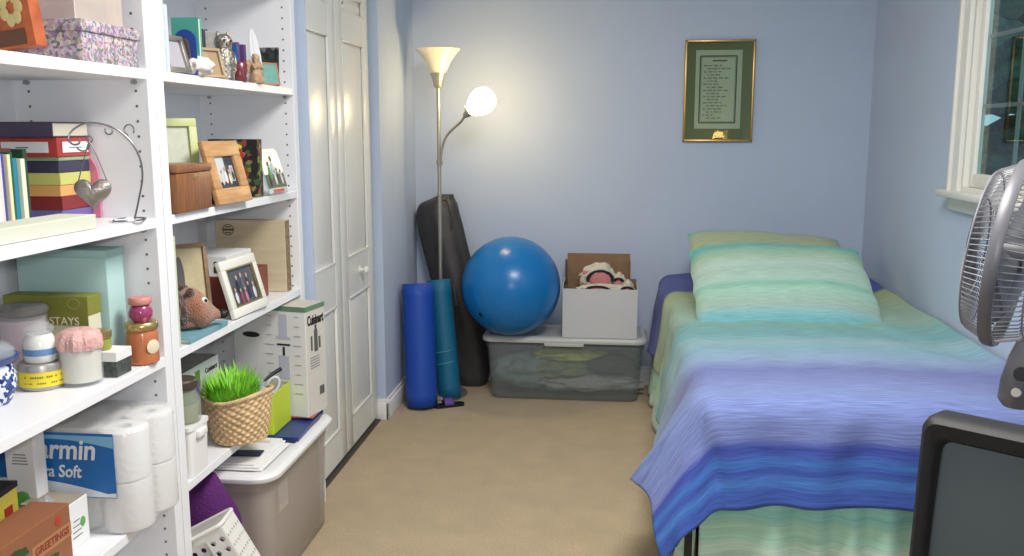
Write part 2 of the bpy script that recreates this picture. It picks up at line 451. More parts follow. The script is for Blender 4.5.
# ------------------------------------------------------------------ bed
bed = thing('bed', 'single bed along the right wall on a dark metal frame', 'bed', (.80, 3.65, 0))
BX0, BX1, BY0, BY1, BZ = .30, 1.29, 2.56, 4.74, .575
m_matt = mat('mattress_white', (215, 218, 220), .8)
b = MB(); b.box(((BX0+BX1)/2-.8, (BY0+BY1)/2-3.65, .47), (BX1-BX0-.04, BY1-BY0-.04, .21), bev=.05, seg=4); b.build('mattress', m_matt, bed)
b = MB(); b.box(((BX0+BX1)/2-.8, (BY0+BY1)/2-3.65, .28), (BX1-BX0-.06, BY1-BY0-.06, .165), bev=.02); b.build('box_spring', m_matt, bed)
b = MB()
for x in (BX0+.0, BX1-.03): b.box((x-.8, (BY0+BY1)/2-3.65, .17), (.03, BY1-BY0-.02, .04))
for y in (BY0+.02, BY1-.02): b.box(((BX0+BX1)/2-.8, y-3.65, .17), (BX1-BX0, .03, .04))
b.build('bed_frame', m_black, bed, smooth=False)
for x in (BX0-.035, BX1-.03):
    for y in (BY0-.02, BY1-.03):
        b = MB(); b.box((x-.8-(.02 if x < .5 else 0), y-3.65, .16), (.022, .022, .32), bev=.004); b.build('leg', m_black, bed)

# quilt
LX, LY = .40, .35
QX0, QY0, QX1, QY1 = .345, 2.60, 1.285, 4.77
def bend(d, flare):
    """offset outward, drop for a cloth at distance d past the edge"""
    o = z = 0; n = 24; ds = d/n
    phim = PI/2-flare
    for k in range(n):
        dd = (k+.5)*ds; tt = min(1, dd/.13); tt = tt*tt*(3-2*tt); ph = phim*tt
        o += math.cos(ph)*ds; z += math.sin(ph)*ds
    return o, z
def quilt(s_, t_):
    s = QX0-LX + s_*(QX1-QX0+LX); t = QY1 - t_*(QY1-QY0+LY)
    dx = max(0, QX0-s); dy = max(0, QY0-t); d = math.hypot(dx, dy)
    px, py = max(s, QX0), max(t, QY0)
    # top undulation
    head = max(0, (t-4.25)/.5)
    top = .60 + .006*noise.noise(Vector((s*3, t*3, 0))) + .007*noise.noise(Vector((s*9, t*5, 3))) + .012*math.sin((px-QX0)/(QX1-QX0)*PI) + .012*min(1, head)
    top += .03*max(0, 1-(QX1-px)/.1)**2      # rides up the wall
    if d > 0:
        ang = math.atan2(dy, dx)                       # 0 side, pi/2 foot
        yy = min(1, max(0, (t-2.6)/1.0))
        fs = math.radians(36*(1-yy)**1.5+6*yy+3*math.sin(t*6)) ; ff = math.radians(7)
        k = ang/(PI/2); fl = fs*(1-k)+ff*k
        if 0 < k < 1: fl = (math.radians(30)*(1-k)+ff*k)
        o, z = bend(d, fl)
        x = px - o*math.cos(ang); y = py - o*math.sin(ang)
        w = min(1, d/.2)
        rip = .012*w*math.sin((s*23 if dy > dx else t*17)+2*noise.noise(Vector((s*4, t*4, 9))))
        x -= rip*math.cos(ang); y -= rip*math.sin(ang)
        return (x, y, top - z)
    return (px, py, top)
Ltot = QY1-QY0+LY
def T(y): return (QY1-y)/Ltot
DB, BB = (52, 70, 158), (56, 110, 190)
stops = [(0, (70, 84, 158)), (.11, (74, 88, 164)), (T(4.33), (72, 90, 164)), (T(4.29), (160, 180, 128)), (T(4.12), (164, 182, 140)), (T(3.90), (150, 180, 156)), (T(3.68), (146, 180, 162)),
         (T(3.54), (118, 174, 168)), (T(3.38), (108, 168, 176)), (T(3.26), (138, 174, 184)), (T(3.17), (122, 168, 184)), (T(3.02), (130, 156, 190)), (T(2.88), (104, 114, 172)), (T(2.74), (112, 122, 178)), (T(2.62), (112, 130, 184)),
         (T(2.445), (106, 120, 180)), (T(2.42), DB), (T(2.395), (60, 84, 170)), (T(2.375), BB), (T(2.35), (54, 74, 164)), (T(2.32), (62, 116, 194)), (T(2.29), (56, 84, 172)), (1.0, (60, 92, 178))]
m_quilt = stripe_mat('quilt_stripes', stops, streak=.24, warp=.005, sstretch=(7, 220, 1))
nt = m_quilt.node_tree
b = MB(); b.surf(quilt, 150, 220, uv=lambda a, c: (a, c))
q = b.build('quilt', m_quilt, solid=.012)
tag(q, 'blue, lilac and green striped quilt draped over the single bed, dark blue at both ends', 'quilt')

# bed skirt (pale aqua striped sheet hanging below the quilt)
def foot_sk(u, v):
    x = BX0-.025+u*(BX1-BX0+.015); z = .50-v*.48
    return (x, BY0-.018-.014*math.sin(x*46+2.2*math.sin(x*9))*(.4+v)+.01*v, z)
def side_sk(u, v):
    y = BY1-.03-u*(BY1-BY0-.03); z = .50-v*.49
    return (BX0-.03-.02*math.sin(y*22+2*math.sin(y*7))*(.3+v)-.035*v, y, z)
sk = [(0, (150, 214, 206)), (.45, (160, 226, 212)), (.50, (140, 216, 206)), (.58, (176, 226, 200)), (.66, (172, 228, 204)), (.72, (204, 232, 214)), (.80, (170, 224, 200)), (.9, (208, 232, 214)), (1, (190, 228, 210))]
m_skirt = stripe_mat('skirt_stripes', sk, streak=.12, warp=.02, sstretch=(2.5, 30, 1))
b = MB(); b.surf(foot_sk, 120, 24, uv=lambda a, c: (a, c)); b.surf(side_sk, 160, 24, uv=lambda a, c: (a*2, c))
tag(b.build('bed_skirt', m_skirt, solid=.004), 'pale aqua and green striped bed skirt hanging below the quilt hem', 'bed skirt')

# pillows
def pillow(name, label, c, rx, w, h, th, stopsP, rotz=0, skew=0):
    """slab cushion w wide, h tall leaning; rx = tilt from lying flat"""
    R = Matrix.Rotation(rotz, 3, 'Z') @ Matrix.Rotation(rx, 3, 'X'); C0 = Vector(c)
    def mk(side):
        def f(u, v):
            a, e = 2*u-1, 2*v-1
            k = max(0, (1-abs(a)**3.2)*(1-abs(e)**3.2))**.5
            pin = 1-.05*abs(a)**3*(1-abs(e)**2)*1.5; pin2 = 1-.06*(1-abs(a)**2)*abs(e)**3
            edge = max(abs(a), abs(e))
            x = a*w/2*pin2; y = e*h/2*pin
            x += .003*math.sin(e*11)*edge**6; y += .004*math.sin(a*15+1)*edge**6
            z = side*(th/2*k+.001) + .010*noise.noise(Vector((x*6, y*6, side+c[1])))*k + .012*noise.noise(Vector((x*3.2+5, y*3.2, 2)))
            z += .008*math.sin(a*9+e*3)*edge**8 + skew*a*e*.03
            return C0 + R @ Vector((x, y, z))
        return f
    m = stripe_mat(name+'_stripes', stopsP, streak=.16, warp=.035, sstretch=(5, 60, 1))
    b = MB(); uvf = lambda a, c_: (a, c_)
    b.surf(mk(1), 64, 48, uv=uvf); b.surf(mk(-1), 64, 48, uv=uvf)
    bmesh.ops.remove_doubles(b.bm, verts=b.bm.verts[:], dist=.0025)
    return tag(b.build(name, m), label, 'pillow')
AQ, PG, YG, LA = (118, 180, 184), (156, 184, 170), (166, 180, 146), (120, 196, 196)
pillow('pillow', 'pale green and aqua striped pillow lying in front, nearest the foot of the bed', (.728, 3.865, .708), math.radians(26), .74, .58, .17,
       [(0, AQ), (.05, (110, 178, 186)), (.09, (134, 184, 184)), (.15, PG), (.3, (158, 204, 182)), (.36, (132, 190, 170)), (.42, (170, 206, 190)), (.55, (166, 200, 184)), (.62, (178, 208, 196)), (.74, (160, 196, 168)), (.82, (140, 192, 170)), (.9, (96, 186, 182)), (1, (110, 194, 190))], skew=.3)
pillow('pillow', 'pale green striped pillow behind the other one, against the back wall', (.745, 4.26, .730), math.radians(30), .72, .50, .16,
       [(0, (100, 190, 190)), (.2, (120, 196, 190)), (.45, (150, 196, 176)), (.62, (104, 188, 180)), (.72, YG), (.88, YG), (1, (96, 186, 170))], rotz=.02, skew=-.5)

# ------------------------------------------------------------------ picture on back wall
pic = thing('framed_picture', 'gold framed verse with a green mat hanging on the blue back wall', 'picture', (.54, YB, 1.566))
W_, H_ = .352, .512; m_gold = mat('gold_frame', (190, 150, 84), .3, metal=.85)
b = MB(); t_ = .012
for (cx, cz, dx, dz) in ((0, H_/2-t_/2, W_, t_), (0, -H_/2+t_/2, W_, t_), (-W_/2+t_/2, 0, t_, H_), (W_/2-t_/2, 0, t_, H_)): b.box((cx, -.012, cz), (dx, .022, dz), bev=.003)
b.build('frame', m_gold, pic)
b = MB(); b.box((0, -.006, 0), (W_-.02, .008, H_-.02)); b.build('mat_board', mat('mat_green', (98, 116, 66), .8), pic, smooth=False)
b = MB(); b.box((-.004, -.0115, .008), (.232, .003, .395)); vs_ = b.build('verse_sheet', mat('sheet_green', (168, 188, 158), .8), pic, smooth=False)
b = MB(); sg = mat('stitch_green', (66, 82, 56), .8)
def ringrect(b, w, h, t, y, cx=0, cz=0):
    for (x, z, dx, dz) in ((0, h/2, w, t), (0, -h/2, w, t), (-w/2, 0, t, h), (w/2, 0, t, h)): b.box((cx+x, y, cz+z), (dx, .0012, dz))
ringrect(b, .182, .335, .006, -.0136, -.006, .008); ringrect(b, .170, .323, .0015, -.0136, -.006, .008)
b.build('stitched_border', sg, vs_, smooth=False)
b = MB(); rnd = random.Random(3)
z = .145
b.box((-.006, -.0136, .152), (.06, .001, .006)); b.box((.028, -.0136, .152), (.018, .001, .006))
for li in range(18):
    z = .128-li*.0155
    x = -.078+(.018 if li % 2 else 0)
    n = rnd.choice((3, 4, 4, 5))
    for w in range(n):
        wl = rnd.uniform(.012, .028)
        if x+wl > .07: break
        for q_ in range(int(wl/.0035)):
            b.box((x+q_*.0035, -.0136, z+rnd.uniform(-.0008, .0008)), (.0022, .001, rnd.uniform(.004, .008)))
        x += wl+.005
b.build('stitched_verse', sg, vs_, smooth=False)
m_pg = m_glass.copy(); m_pg.name = 'picture_glass'
b = MB(); b.poly([(-.165, -.0175, -.245), (.165, -.0175, -.245), (.165, -.0175, .245), (-.165, -.0175, .245)]); b.build('glass', m_pg, pic, smooth=False)

# ------------------------------------------------------------------ floor lamp
LXp, LYp = -.862, 4.50
lamp = thing('floor_lamp', 'silver floor lamp with an uplight bowl and a lit side reading light', 'lamp', (LXp, LYp, 0))
m_lmet = mat('lamp_nickel', (176, 170, 158), .38, metal=.8)
b = MB(); b.lathe([(0, 0), (.13, 0), (.132, .012), (.12, .022), (.03, .032), (.014, .045), (.012, .06)], 40); b.build('base', m_lmet, lamp)
b = MB(); b.tube([(0, 0, .05), (0, 0, 1.60)], .0095, 14)
for z in (.55, 1.05): b.lathe([(.0115, z-.01), (.0125, z-.006), (.0125, z+.006), (.0115, z+.01)], 14)
b.build('pole', m_lmet, lamp)
b = MB(); b.lathe([(.0, 1.575), (.014, 1.575), (.022, 1.583), (.03, 1.62), (.041, 1.648), (.038, 1.648), (.026, 1.62), (0, 1.6)], 32); b.build('socket_cup', m_lmet, lamp)
m_bowl = mat('frosted_bowl', (236, 226, 196), .35, spec=.5)
m_bowl.node_tree.nodes['Principled BSDF'].inputs['Subsurface Weight'].default_value = .0
b = MB(); pr = [(.036, 1.646), (.047, 1.668), (.062, 1.70), (.082, 1.73), (.100, 1.752), (.112, 1.764)]
b.lathe(pr+[(r-.003, z+.001) for r, z in pr[::-1]], 48); b.build('bowl_shade', m_bowl, lamp)
# side arm
b = MB()
arm = [(.008, -.012, 1.20), (.012, -.018, 1.235), (.022, -.022, 1.29), (.045, -.034, 1.34), (.084, -.05, 1.378), (.124, -.07, 1.41), (.148, -.085, 1.440)]
def smooth_path(P, n=6):
    P = [Vector(p) for p in P]; out = []
    for i in range(len(P)-1):
        p0, p1, p2, p3 = P[max(i-1, 0)], P[i], P[i+1], P[min(i+2, len(P)-1)]
        for k in range(n):
            t = k/n
            out.append(.5*((2*p1)+(p2-p0)*t+(2*p0-5*p1+4*p2-p3)*t*t+(3*p1-p0-3*p2+p3)*t**3))
    out.append(P[-1]); return out
b.tube(smooth_path(arm), .0065, 10); b.lathe([(0, 1.195), (.014, 1.195), (.016, 1.21), (.014, 1.222), (0, 1.222)], 16, c=(.002, -.004, 0)); b.build('arm', m_lmet, lamp)
A0 = Vector((.148, -.085, 1.440)); ax = Vector((.66, -.24, .50)).normalized()
Rm = Vector((0, 0, 1)).rotation_difference(ax).to_matrix().to_4x4(); Mx = Matrix.Translation(A0) @ Rm
b = MB(); b.lathe([(0, -.005), (.012, -.005), (.018, .012), (.026, .04), (.024, .04), (0, .02)], 24, M=Mx)
b.tube([Mx @ Vector((-.02, 0, .02)), Mx @ Vector((-.036, 0, .03))], .004, 8); b.build('reading_socket', m_lmet, lamp)
m_lit = mat('lit_shade', (255, 250, 235), .4, emit=(255, 216, 146), estr=46.0)
b = MB(); b.lathe([(.024, .034), (.036, .050), (.054, .080), (.063, .108), (.062, .135), (.050, .160), (.032, .174), (0, .178)], 32, M=Mx); b.build('reading_shade', m_lit, lamp)
bulb_pos = Vector((LXp, LYp, 0)) + (Mx @ Vector((0, 0, .21)))

# ------------------------------------------------------------------ corner things
# long black drawstring bag
ctr = [(.02, 0, .0), (.0, 0, .2), (-.05, .0, .45), (-.11, .02, .7), (-.15, .03, .88), (-.155, .035, .97), (-.13, .035, 1.01), (-.115, .035, 1.03)]
rad = [(.09, .06), (.112, .07), (.118, .075), (.122, .08), (.122, .08), (.105, .07), (.055, .04), (.035, .03)]
def crs(L_, t):
    i = min(int(t), len(L_)-2); f = t-i; P = [L_[max(i-1, 0)], L_[i], L_[i+1], L_[min(i+2, len(L_)-1)]]
    return .5*((2*P[1])+(P[2]-P[0])*f+(2*P[0]-5*P[1]+4*P[2]-P[3])*f*f+(3*P[1]-P[0]-3*P[2]+P[3])*f**3)
def bagf(u, v):
    t = v*(len(ctr)-1); i = min(int(t), len(ctr)-2); f = t-i; f_ = f
    c = Vector([crs([q[k] for q in ctr], t) for k in range(3)]); rx_ = crs([q[0] for q in rad], t); ry_ = crs([q[1] for q in rad], t)
    if v < .04: rx_ *= .82+.18*v/.04; ry_ *= .82+.18*v/.04
    a = 2*PI*u
    k = 1 + .05*math.sin(a*5+v*6)*min(1, v*2+.3) + .03*math.sin(a*11)*(1 if v > .8 else .3) + .05*noise.noise(Vector((math.cos(a)*2, math.sin(a)*2, v*7)))
    return (c.x+rx_*k*math.cos(a), c.y+ry_*k*math.sin(a), c.z)
m_bag = mat('bag_black', (62, 60, 62), .45, noise_amt=.25, nscale=14, spec=.4)
b = MB(); b.surf(bagf, 64, 70, cu=True)
b.bm.verts.ensure_lookup_table()
b.bm.faces.new([b.bm.verts[i] for i in range(64)][::-1]); b.bm.faces.new([b.bm.verts[70*64+i] for i in range(64)])
bag = tag(b.build('drawstring_bag', m_bag, loc=(-.755, 4.70, 0.002)), 'long black drawstring bag standing in the corner behind the floor lamp', 'bag')
b = MB(); b.tube(smooth_path([(-.14, -.035, 1.005), (-.10, -.04, 1.0), (-.085, -.05, .96), (-.07, -.055, .90), (-.075, -.06, .85)]), .003, 6); b.build('drawcord', m_black, bag)
b = MB()
for k in range(9): b.tube([(-.062+k*.0016+.004*math.sin(k*2), -.094, .56-k*.012), (-.056+k*.0016, -.0945, .553-k*.012)], .0013, 5)
b.build('woven_tag', mat('bag_print', (150, 150, 150), .6), bag)

# rolled mats: spiral roll
def roll(name, label, cat, base_, top_, r, m, turns=3.2, col=None):
    base_, top_ = Vector(base_), Vector(top_); ax = (top_-base_); L_ = ax.length; ax.normalize()
    R = Vector((0, 0, 1)).rotation_difference(ax).to_matrix()
    def f(u, v):
        a = u*turns*2*PI; rr = r*(.28+.72*u)
        p = Vector((rr*math.cos(a), rr*math.sin(a), v*L_)); return R @ p
    b = MB(); b.surf(f, 150, 10)
    o = b.build(name, m, solid=.006, loc=base_); return tag(o, label, cat)
roll('yoga_mat', 'royal blue rolled exercise mat standing on end in the corner', 'exercise mat', (-.925, 4.27, .006), (-.958, 4.36, .612), .082, mat('mat_blue', (10, 72, 190), .55, bump=.2, bscale=120))
tm = roll('yoga_mat', 'teal rolled exercise mat behind the royal blue one', 'exercise mat', (-.812, 4.43, .003), (-.875, 4.50, .61), .062, mat('mat_teal', (0, 104, 150), .55, bump=.2, bscale=120))
b = MB()
for zz in (.19, .25): b.tube([(.0595*math.cos(a)-.12*zz, .0595*math.sin(a)+.11*zz, zz+.012*math.cos(a)) for a in [2*PI*k/32 for k in range(32)]], .003, 6, closed=True)
b.build('strap', mat('strap_teal', (60, 150, 160), .6), tm)
# small purple footwear-like thing by the mats
t = thing('sandal', 'small purple and black sandal lying at the foot of the teal mat', 'sandal', (-.79, 4.30, 0), rotz=.5)
b = MB(); b.loft([[(x*1.0, y*1.0, z) for x, y, z in rrect(.16, .055, .026, zz)] for zz in (0, .012)]); b.build('sole', m_black, t)
b = MB(); b.surf(lambda u, v: (-.03+.05*v, .027*math.cos(PI*u), .012+.03*math.sin(PI*u)), 14, 4); b.build('strap', mat('sandal_purple', (92, 60, 150), .6), t, solid=.003)

# translucent storage bins
def bin_(name, label, cx, cy, w, d, z_top, taper, m_body, m_lid, lidover=.02, lidth=.03, r=.05, group=None, rotz=0):
    t = thing(name, label, 'storage bin', (cx, cy, 0), rotz, group); zt = z_top-lidth
    n = 6; out = []
    hs = [(.0, 1-taper-.02), (.008, 1-taper), (zt*.5, 1-taper*.5), (zt-.03, 1.0), (zt-.03, 1.015), (zt, 1.015)]
    rings = [[p for p in rrect(w*k, d*k, r, z)] for z, k in hs]
    rings += [[p for p in rrect(w*k-.006, d*k-.006, r-.002, max(z, .004))] for z, k in hs[::-1]]
    b = MB(); b.loft(rings); b.build('body', m_body, t)
    lw, ld = w+2*lidover, d+2*lidover
    rings = [rrect(lw-.004, ld-.004, r+.01, zt+.0), rrect(lw, ld, r+.01, zt+.005), rrect(lw, ld, r+.01, zt+lidth*.55), rrect(lw-.012, ld-.012, r+.006, zt+lidth*.85), rrect(lw-.03, ld-.03, r, zt+lidth), rrect(lw-.07, ld-.07, r-.01, zt+lidth), rrect(lw-.08, ld-.08, r-.015, zt+lidth-.006)]
    b = MB(); b.loft(rings); b.build('lid', m_lid, t)
    return t
m_clear = translucent_mat('cloudy_plastic', (150, 160, 162), .24)
m_lidg = mat('lid_grey', (190, 192, 192), .4)
t = bin_('storage_bin', 'long clear storage bin with a grey lid under the blue exercise ball', -.223, 4.60, .80, .29, .335, .05, m_clear, m_lidg, lidover=.022)
b = MB(); b.box((-.0, -.160, .298), (.20, .012, .02), bev=.004); b.build('latch', m_lidg, t)
# contents: folded garments seen through the side
cols = [('garment_green', (190, 206, 90), (.02, -.03, .22), (.18, .07, .04)), ('garment_dark', (60, 68, 72), (.22, -.02, .17), (.15, .08, .05)), ('garment_teal', (120, 150, 150), (-.22, -.02, .13), (.16, .09, .09)),
        ('garment_grey', (170, 172, 172), (.10, -.02, .07), (.28, .09, .045)), ('garment_olive', (130, 138, 90), (-.04, -.02, .14), (.20, .09, .05))]
labs = ['yellow-green garment folded inside the long clear bin', 'dark grey garment at the right inside the long clear bin', 'grey-teal garment at the left inside the long clear bin', 'light grey garment along the bottom inside the long clear bin', 'olive garment in the middle inside the long clear bin']
for (nm, c, p, r), lb in zip(cols, labs):
    b = MB(); b.blob((-.223+p[0], 4.60+p[1]*.8, p[2]), r, 4, amp=.35, freq=2.5)
    tag(b.build('folded_garment', mat(nm, c, .9, noise_amt=.25, nscale=25)), lb, 'garment')

# exercise ball
m_ball = mat('ball_blue', (0, 116, 200), .28, spec=.5)
b = MB(); prof = []
for k in range(97):
    th = PI*k/96; rr = .251
    if 3 < k < 93 and k % 6 == 0 and (24 <= k <= 72): rr -= .0008
    prof.append((max(0, rr*math.sin(th)) if 0 < k < 96 else 0, -rr*math.cos(th)))
Mt = Matrix.Rotation(math.radians(70), 4, 'X') @ Matrix.Rotation(.5, 4, 'Y')
b.lathe(prof, 96, M=Mt)
ball = tag(b.build('exercise_ball', m_ball, loc=(-.497, 4.485, .336+.251)), 'large glossy blue exercise ball resting on the grey bin lid', 'exercise ball')
b = MB(); Mv = Matrix.Rotation(math.radians(118), 4, 'X') @ Matrix.Rotation(0, 4, 'Z')
dv = Vector((-.52, -.72, -.46)).normalized(); Mv = (Vector((0, 0, 1)).rotation_difference(dv)).to_matrix().to_4x4()
b.lathe([(0, .2528), (.012, .2528), (.012, .25)], 16, M=Mv); b.build('valve', m_black, ball)
dv = Vector((.02, -.86, -.42)).normalized(); Mv = (Vector((0, 0, 1)).rotation_difference(dv)).to_matrix().to_4x4()
b = MB(); cs = lambda a: (math.sqrt(.2513**2-a*a))
b.lathe([(.046, cs(.046)-.001), (.047, cs(.047)+.0002), (.049, cs(.049)+.0002), (.05, cs(.05)-.001)], 40, M=Mv); b.build('moulded_ring', mat('ball_ring', (40, 120, 200), .3), ball)

# white carton with open lid flap on bin
t = thing('carton', 'white cardboard carton with its brown inner lid standing open, on the grey bin lid', 'box', (-.045, 4.55, .336))
m_cw = mat('card_white', (196, 198, 204), .75); m_cb = mat('card_brown', (140, 108, 78), .85, noise_amt=.1, nscale=30)
w, d, h, th = .37, .215, .25, .004
b = MB()
b.box((0, -d/2, h/2), (w, th, h), face={'+y': 1}, mi=0); b.box((0, d/2, h/2+.01), (w, th, h+.02), face={'-y': 1}); b.box((-w/2, 0, h/2+.01), (th, d-th, h+.02), face={'+x': 1}); b.box((w/2, 0, h/2), (th, d-th, h), face={'-x': 1}); b.box((0, 0, .003), (w-.01, d-.01, .004), mi=1)
b.build('carton_body', [m_cw, m_cb], t, smooth=False)
b = MB(); b.box((-.012, d/2+.006, h+.075), (.325, .004, .15), mi=1, rot=Matrix.Rotation(-.08, 3, 'X'))
b.box((-.175, d/2-.03, h+.06), (.004, .07, .12), mi=1, rot=Matrix.Rotation(.25, 3, 'Z')); b.box((.15, d/2-.03, h+.06), (.004, .06, .12), mi=1)
b.build('lid_flap', [m_cw, m_cb], t, smooth=False)
# crocheted blanket in carton: cream with pink patches and black edging
bl = thing('crocheted_blanket', 'cream crocheted blanket with pink patches and black edging heaped in the white carton', 'blanket', (-.045, 4.55, .336))
m_cr = mat('yarn_cream', (222, 214, 196), .95, bump=1.0, bscale=130, noise_amt=.12, nscale=50); m_pk = mat('yarn_pink', (212, 130, 134), .95, bump=1.0, bscale=130); m_bk = mat('yarn_black', (34, 34, 36), .95)
b = MB(); b.blob((-.0, .0, .125), (.155, .085, .10), 4, .12, 2); b.blob((.03, -.055, .235), (.15, .035, .035), 4, .25, 4); b.blob((-.01, .0, .29), (.09, .05, .075), 4, .3, 3); b.blob((.095, -.01, .27), (.035, .04, .05), 3, .3, 3); b.blob((.14, -.02, .25), (.03, .035, .035), 3, .3, 3)
b.build('yarn_body', m_cr, bl)
b = MB(); b.blob((-.0, -.045, .288), (.055, .014, .04), 4, .15, 3); b.blob((-.012, -.082, .238), (.05, .012, .016), 3, .1, 3); b.blob((.09, -.045, .268), (.022, .01, .02), 3, .1, 3); b.blob((.135, -.078, .238), (.025, .01, .016), 3, .1, 3); b.blob((-.075, -.02, .318), (.015, .01, .012), 3)
b.build('pink_patch', m_pk, bl)
b = MB()
def scal(cx, cy, cz, rx, rz, n, a0=0, a1=PI, s=.0075):
    for k in range(n+1):
        a = a0+(a1-a0)*k/n; b.blob((cx+rx*math.cos(a), cy, cz+rz*math.sin(a)), (s*1.5, s*.8, s*.8), 2)
for args in ((0, -.05, .288, .062, .046, 16, -.1, PI+.1), (-.012, -.088, .24, .056, .02, 12, .1, PI-.1), (.09, -.05, .272, .024, .024, 6, .6, PI-.6), (.135, -.083, .240, .028, .018, 6, .4, PI-.3)):
    b = MB(); scal(*args); b.build('black_edging', m_bk, bl)

# ------------------------------------------------------------------ standing fan
fn = thing('pedestal_fan', 'grey pedestal fan turned towards the bed, beside the window', 'fan', (1.0, 2.0, 0))
m_fg = mat('fan_grey', (100, 100, 106), .4, metal=.1); m_fd = mat('fan_dark', (72, 72, 78), .4); m_fblade = mat('fan_blade', (96, 98, 104), .35)
hubc = Vector((-.145, .02, 1.108)); axd = Vector((-.84, .52, .10)).normalized()
Rf = Vector((0, 0, 1)).rotation_difference(axd).to_matrix().to_4x4(); Mf = Matrix.Translation(hubc) @ Rf
RF = .198
b = MB(); b.lathe([(RF-.007, -.012), (RF+.003, -.013), (RF+.006, -.007), (RF+.006, .007), (RF+.003, .013), (RF-.007, .012), (RF-.007, -.012)], 72, M=Mf); b.build('rim', m_fg, fn)
def grille(name, sgn, depth, n, swirl, rin, m):
    b = MB()
    for k in range(n):
        a0 = 2*PI*k/n; pts = []
        for j in range(9):
            t = j/8; r = rin+(RF-.004-rin)*t
            if t < .8: z = depth*(1-.25*(t/.8)**2)
            else: z = depth*.75*math.cos((t-.8)/.2*PI/2)+.01*((t-.8)/.2)
            a = a0+swirl*t
            pts.append(Mf @ Vector((r*math.cos(a), r*math.sin(a), sgn*z)))
        b.tube(pts, .0013, 4, cap=False)
    for rr, zz in ((rin, depth), (RF*.55, depth*.90), (RF*.86, depth*.74)):
        b.tube([Mf @ Vector((rr*math.cos(2*PI*k/60), rr*math.sin(2*PI*k/60), sgn*zz)) for k in range(60)], .002, 5, closed=True)
    b.build(name, m, fn)
grille('front_grille', 1, .074, 96, .08, .045, mat('wire_silver', (132, 132, 138), .4, metal=.1))
grille('rear_grille', -1, .085, 80, 0, .06, mat('wire_silver', (132, 132, 138), .4, metal=.1))
b = MB(); b.lathe([(0, .080), (.02, .080), (.032, .077), (.046, .073), (.03, .069), (0, .069)], 36, M=Mf); b.build('badge', m_fg, fn)
for k in range(3):
    def bl_(u, v, k=k):
        a = 2*PI*k/3+(u-.5)*1.35*(.6+.4*v); r = .03+v*.14
        return Mf @ Vector((r*math.cos(a), r*math.sin(a), .03*math.sin((u-.5)*2.0)))
    b = MB(); b.surf(bl_, 14, 8); b.build('blade', m_fblade, fn, solid=.003)
b = MB(); b.lathe([(0, .04), (.03, .04), (.034, .0), (.034, -.03), (0, -.03)], 24, M=Mf); b.build('hub', m_fd, fn)
b = MB(); b.lathe([(0, -.20), (.03, -.198), (.05, -.18), (.06, -.15), (.064, -.11), (.062, -.088), (0, -.085)], 32, M=Mf); b.build('motor_housing', m_fg, fn)
mc = Mf @ Vector((0, 0, -.15))
px, py = -.085, -.02
b = MB(); b.tube(smooth_path([(mc.x, mc.y, mc.z-.03), (mc.x+.02, .01, .99), (mc.x+.005, 0, .93), (px+.02, py, .885), (px, py, .85)]), .021, 14); b.build('neck', m_fd, fn)
b = MB(); b.tube([(px, py, .80), (px, py, .03)], .016, 16); b.build('pole', m_fg, fn)
rings = []
def on_box(z): return px-.022-(.90-z)*.16
for z, w, d in ((.935, .045, .05), (.925, .062, .062), (.89, .078, .074), (.84, .086, .078), (.80, .080, .072), (.785, .055, .055)):
    rings.append([(on_box(z)+x, py-.01+y, zz) for x, y, zz in rrect(w, d, min(w, d)*.45, z)])
ctl = MB(); ctl.loft(rings); cb = ctl.build('control_box', m_fg, fn)
def face(z, dx=-.026, dy=-.040):
    return Matrix.Translation((on_box(z)+dx, py-.01+dy+.004, z)) @ Vector((0, 0, 1)).rotation_difference(Vector((-.5, -.82, .15))).to_matrix().to_4x4()
b = MB(); b.lathe([(0, .012), (.013, .012), (.015, .0), (.015, -.01)], 20, M=face(.865)); b.build('dial', m_black, cb)
b = MB(); b.lathe([(0, .007), (.009, .007), (.010, .0), (.010, -.01)], 16, M=face(.825)); b.build('button', mat('fan_cream', (200, 196, 186), .5), cb)
b = MB(); b.lathe([(0, 0), (.2, 0), (.203, .01), (.19, .022), (.05, .04), (.024, .06), (0, .06)], 48, c=(px, py, 0)); b.build('base', m_fd, fn)

# ------------------------------------------------------------------ television on a low stand
yaw = math.radians(-38)
tvs = thing('television_stand', 'low dark wooden stand under the television', 'stand', (.752, 1.265, 0), rotz=yaw)
m_dw = wood_mat('stand_wood', (46, 32, 26), (66, 48, 38), 'X', 6)
b = MB(); b.box((0, .12, .35), (.68, .50, .03), bev=.004); b.build('top', m_dw, tvs)
b = MB(); b.box((0, .12, .16), (.62, .46, .02)); b.build('shelf', m_dw, tvs)
for sx in (-.3, .3):
    for sy in (-.1, .34): 
        b = MB(); b.box((sx, sy, .1675), (.05, .05, .335), bev=.003); b.build('leg', m_dw, tvs)
tv = thing('television', 'black tube television facing left at the right front corner', 'television', (.752, 1.265, .377), rotz=yaw)
tv.rotation_euler = (math.radians(-4.0), 0, yaw)
m_tv = mat('tv_black', (13, 13, 17), .6, bump=.15, bscale=500)
W2, H2 = .66, .52
b = MB()
def fr(w, h, r, y, cz): return [(x, y, z_+cz) for x, z_, _ in rrect(w, h, r, 0, n=5)]
cz = H2/2+.01
b.loft([fr(W2-.066, H2-.09, .02, .035, cz+.003), fr(W2-.052, H2-.08, .02, .012, cz+.003), fr(W2-.044, H2-.066, .02, .006, cz), fr(W2-.02, H2-.02, .02, 0, cz), fr(W2-.006, H2-.006, .02, .008, cz), fr(W2, H2, .02, .03, cz), fr(W2, H2, .02, .075, cz), fr(W2-.03, H2-.03, .04, .10, cz), fr(W2-.10, H2-.10, .05, .25, cz-.01), fr(W2-.26, H2-.2, .05, .37, cz-.03), fr(W2-.34, H2-.26, .05, .40, cz-.04)], cap0=False)
b.build('casing', m_tv, tv)
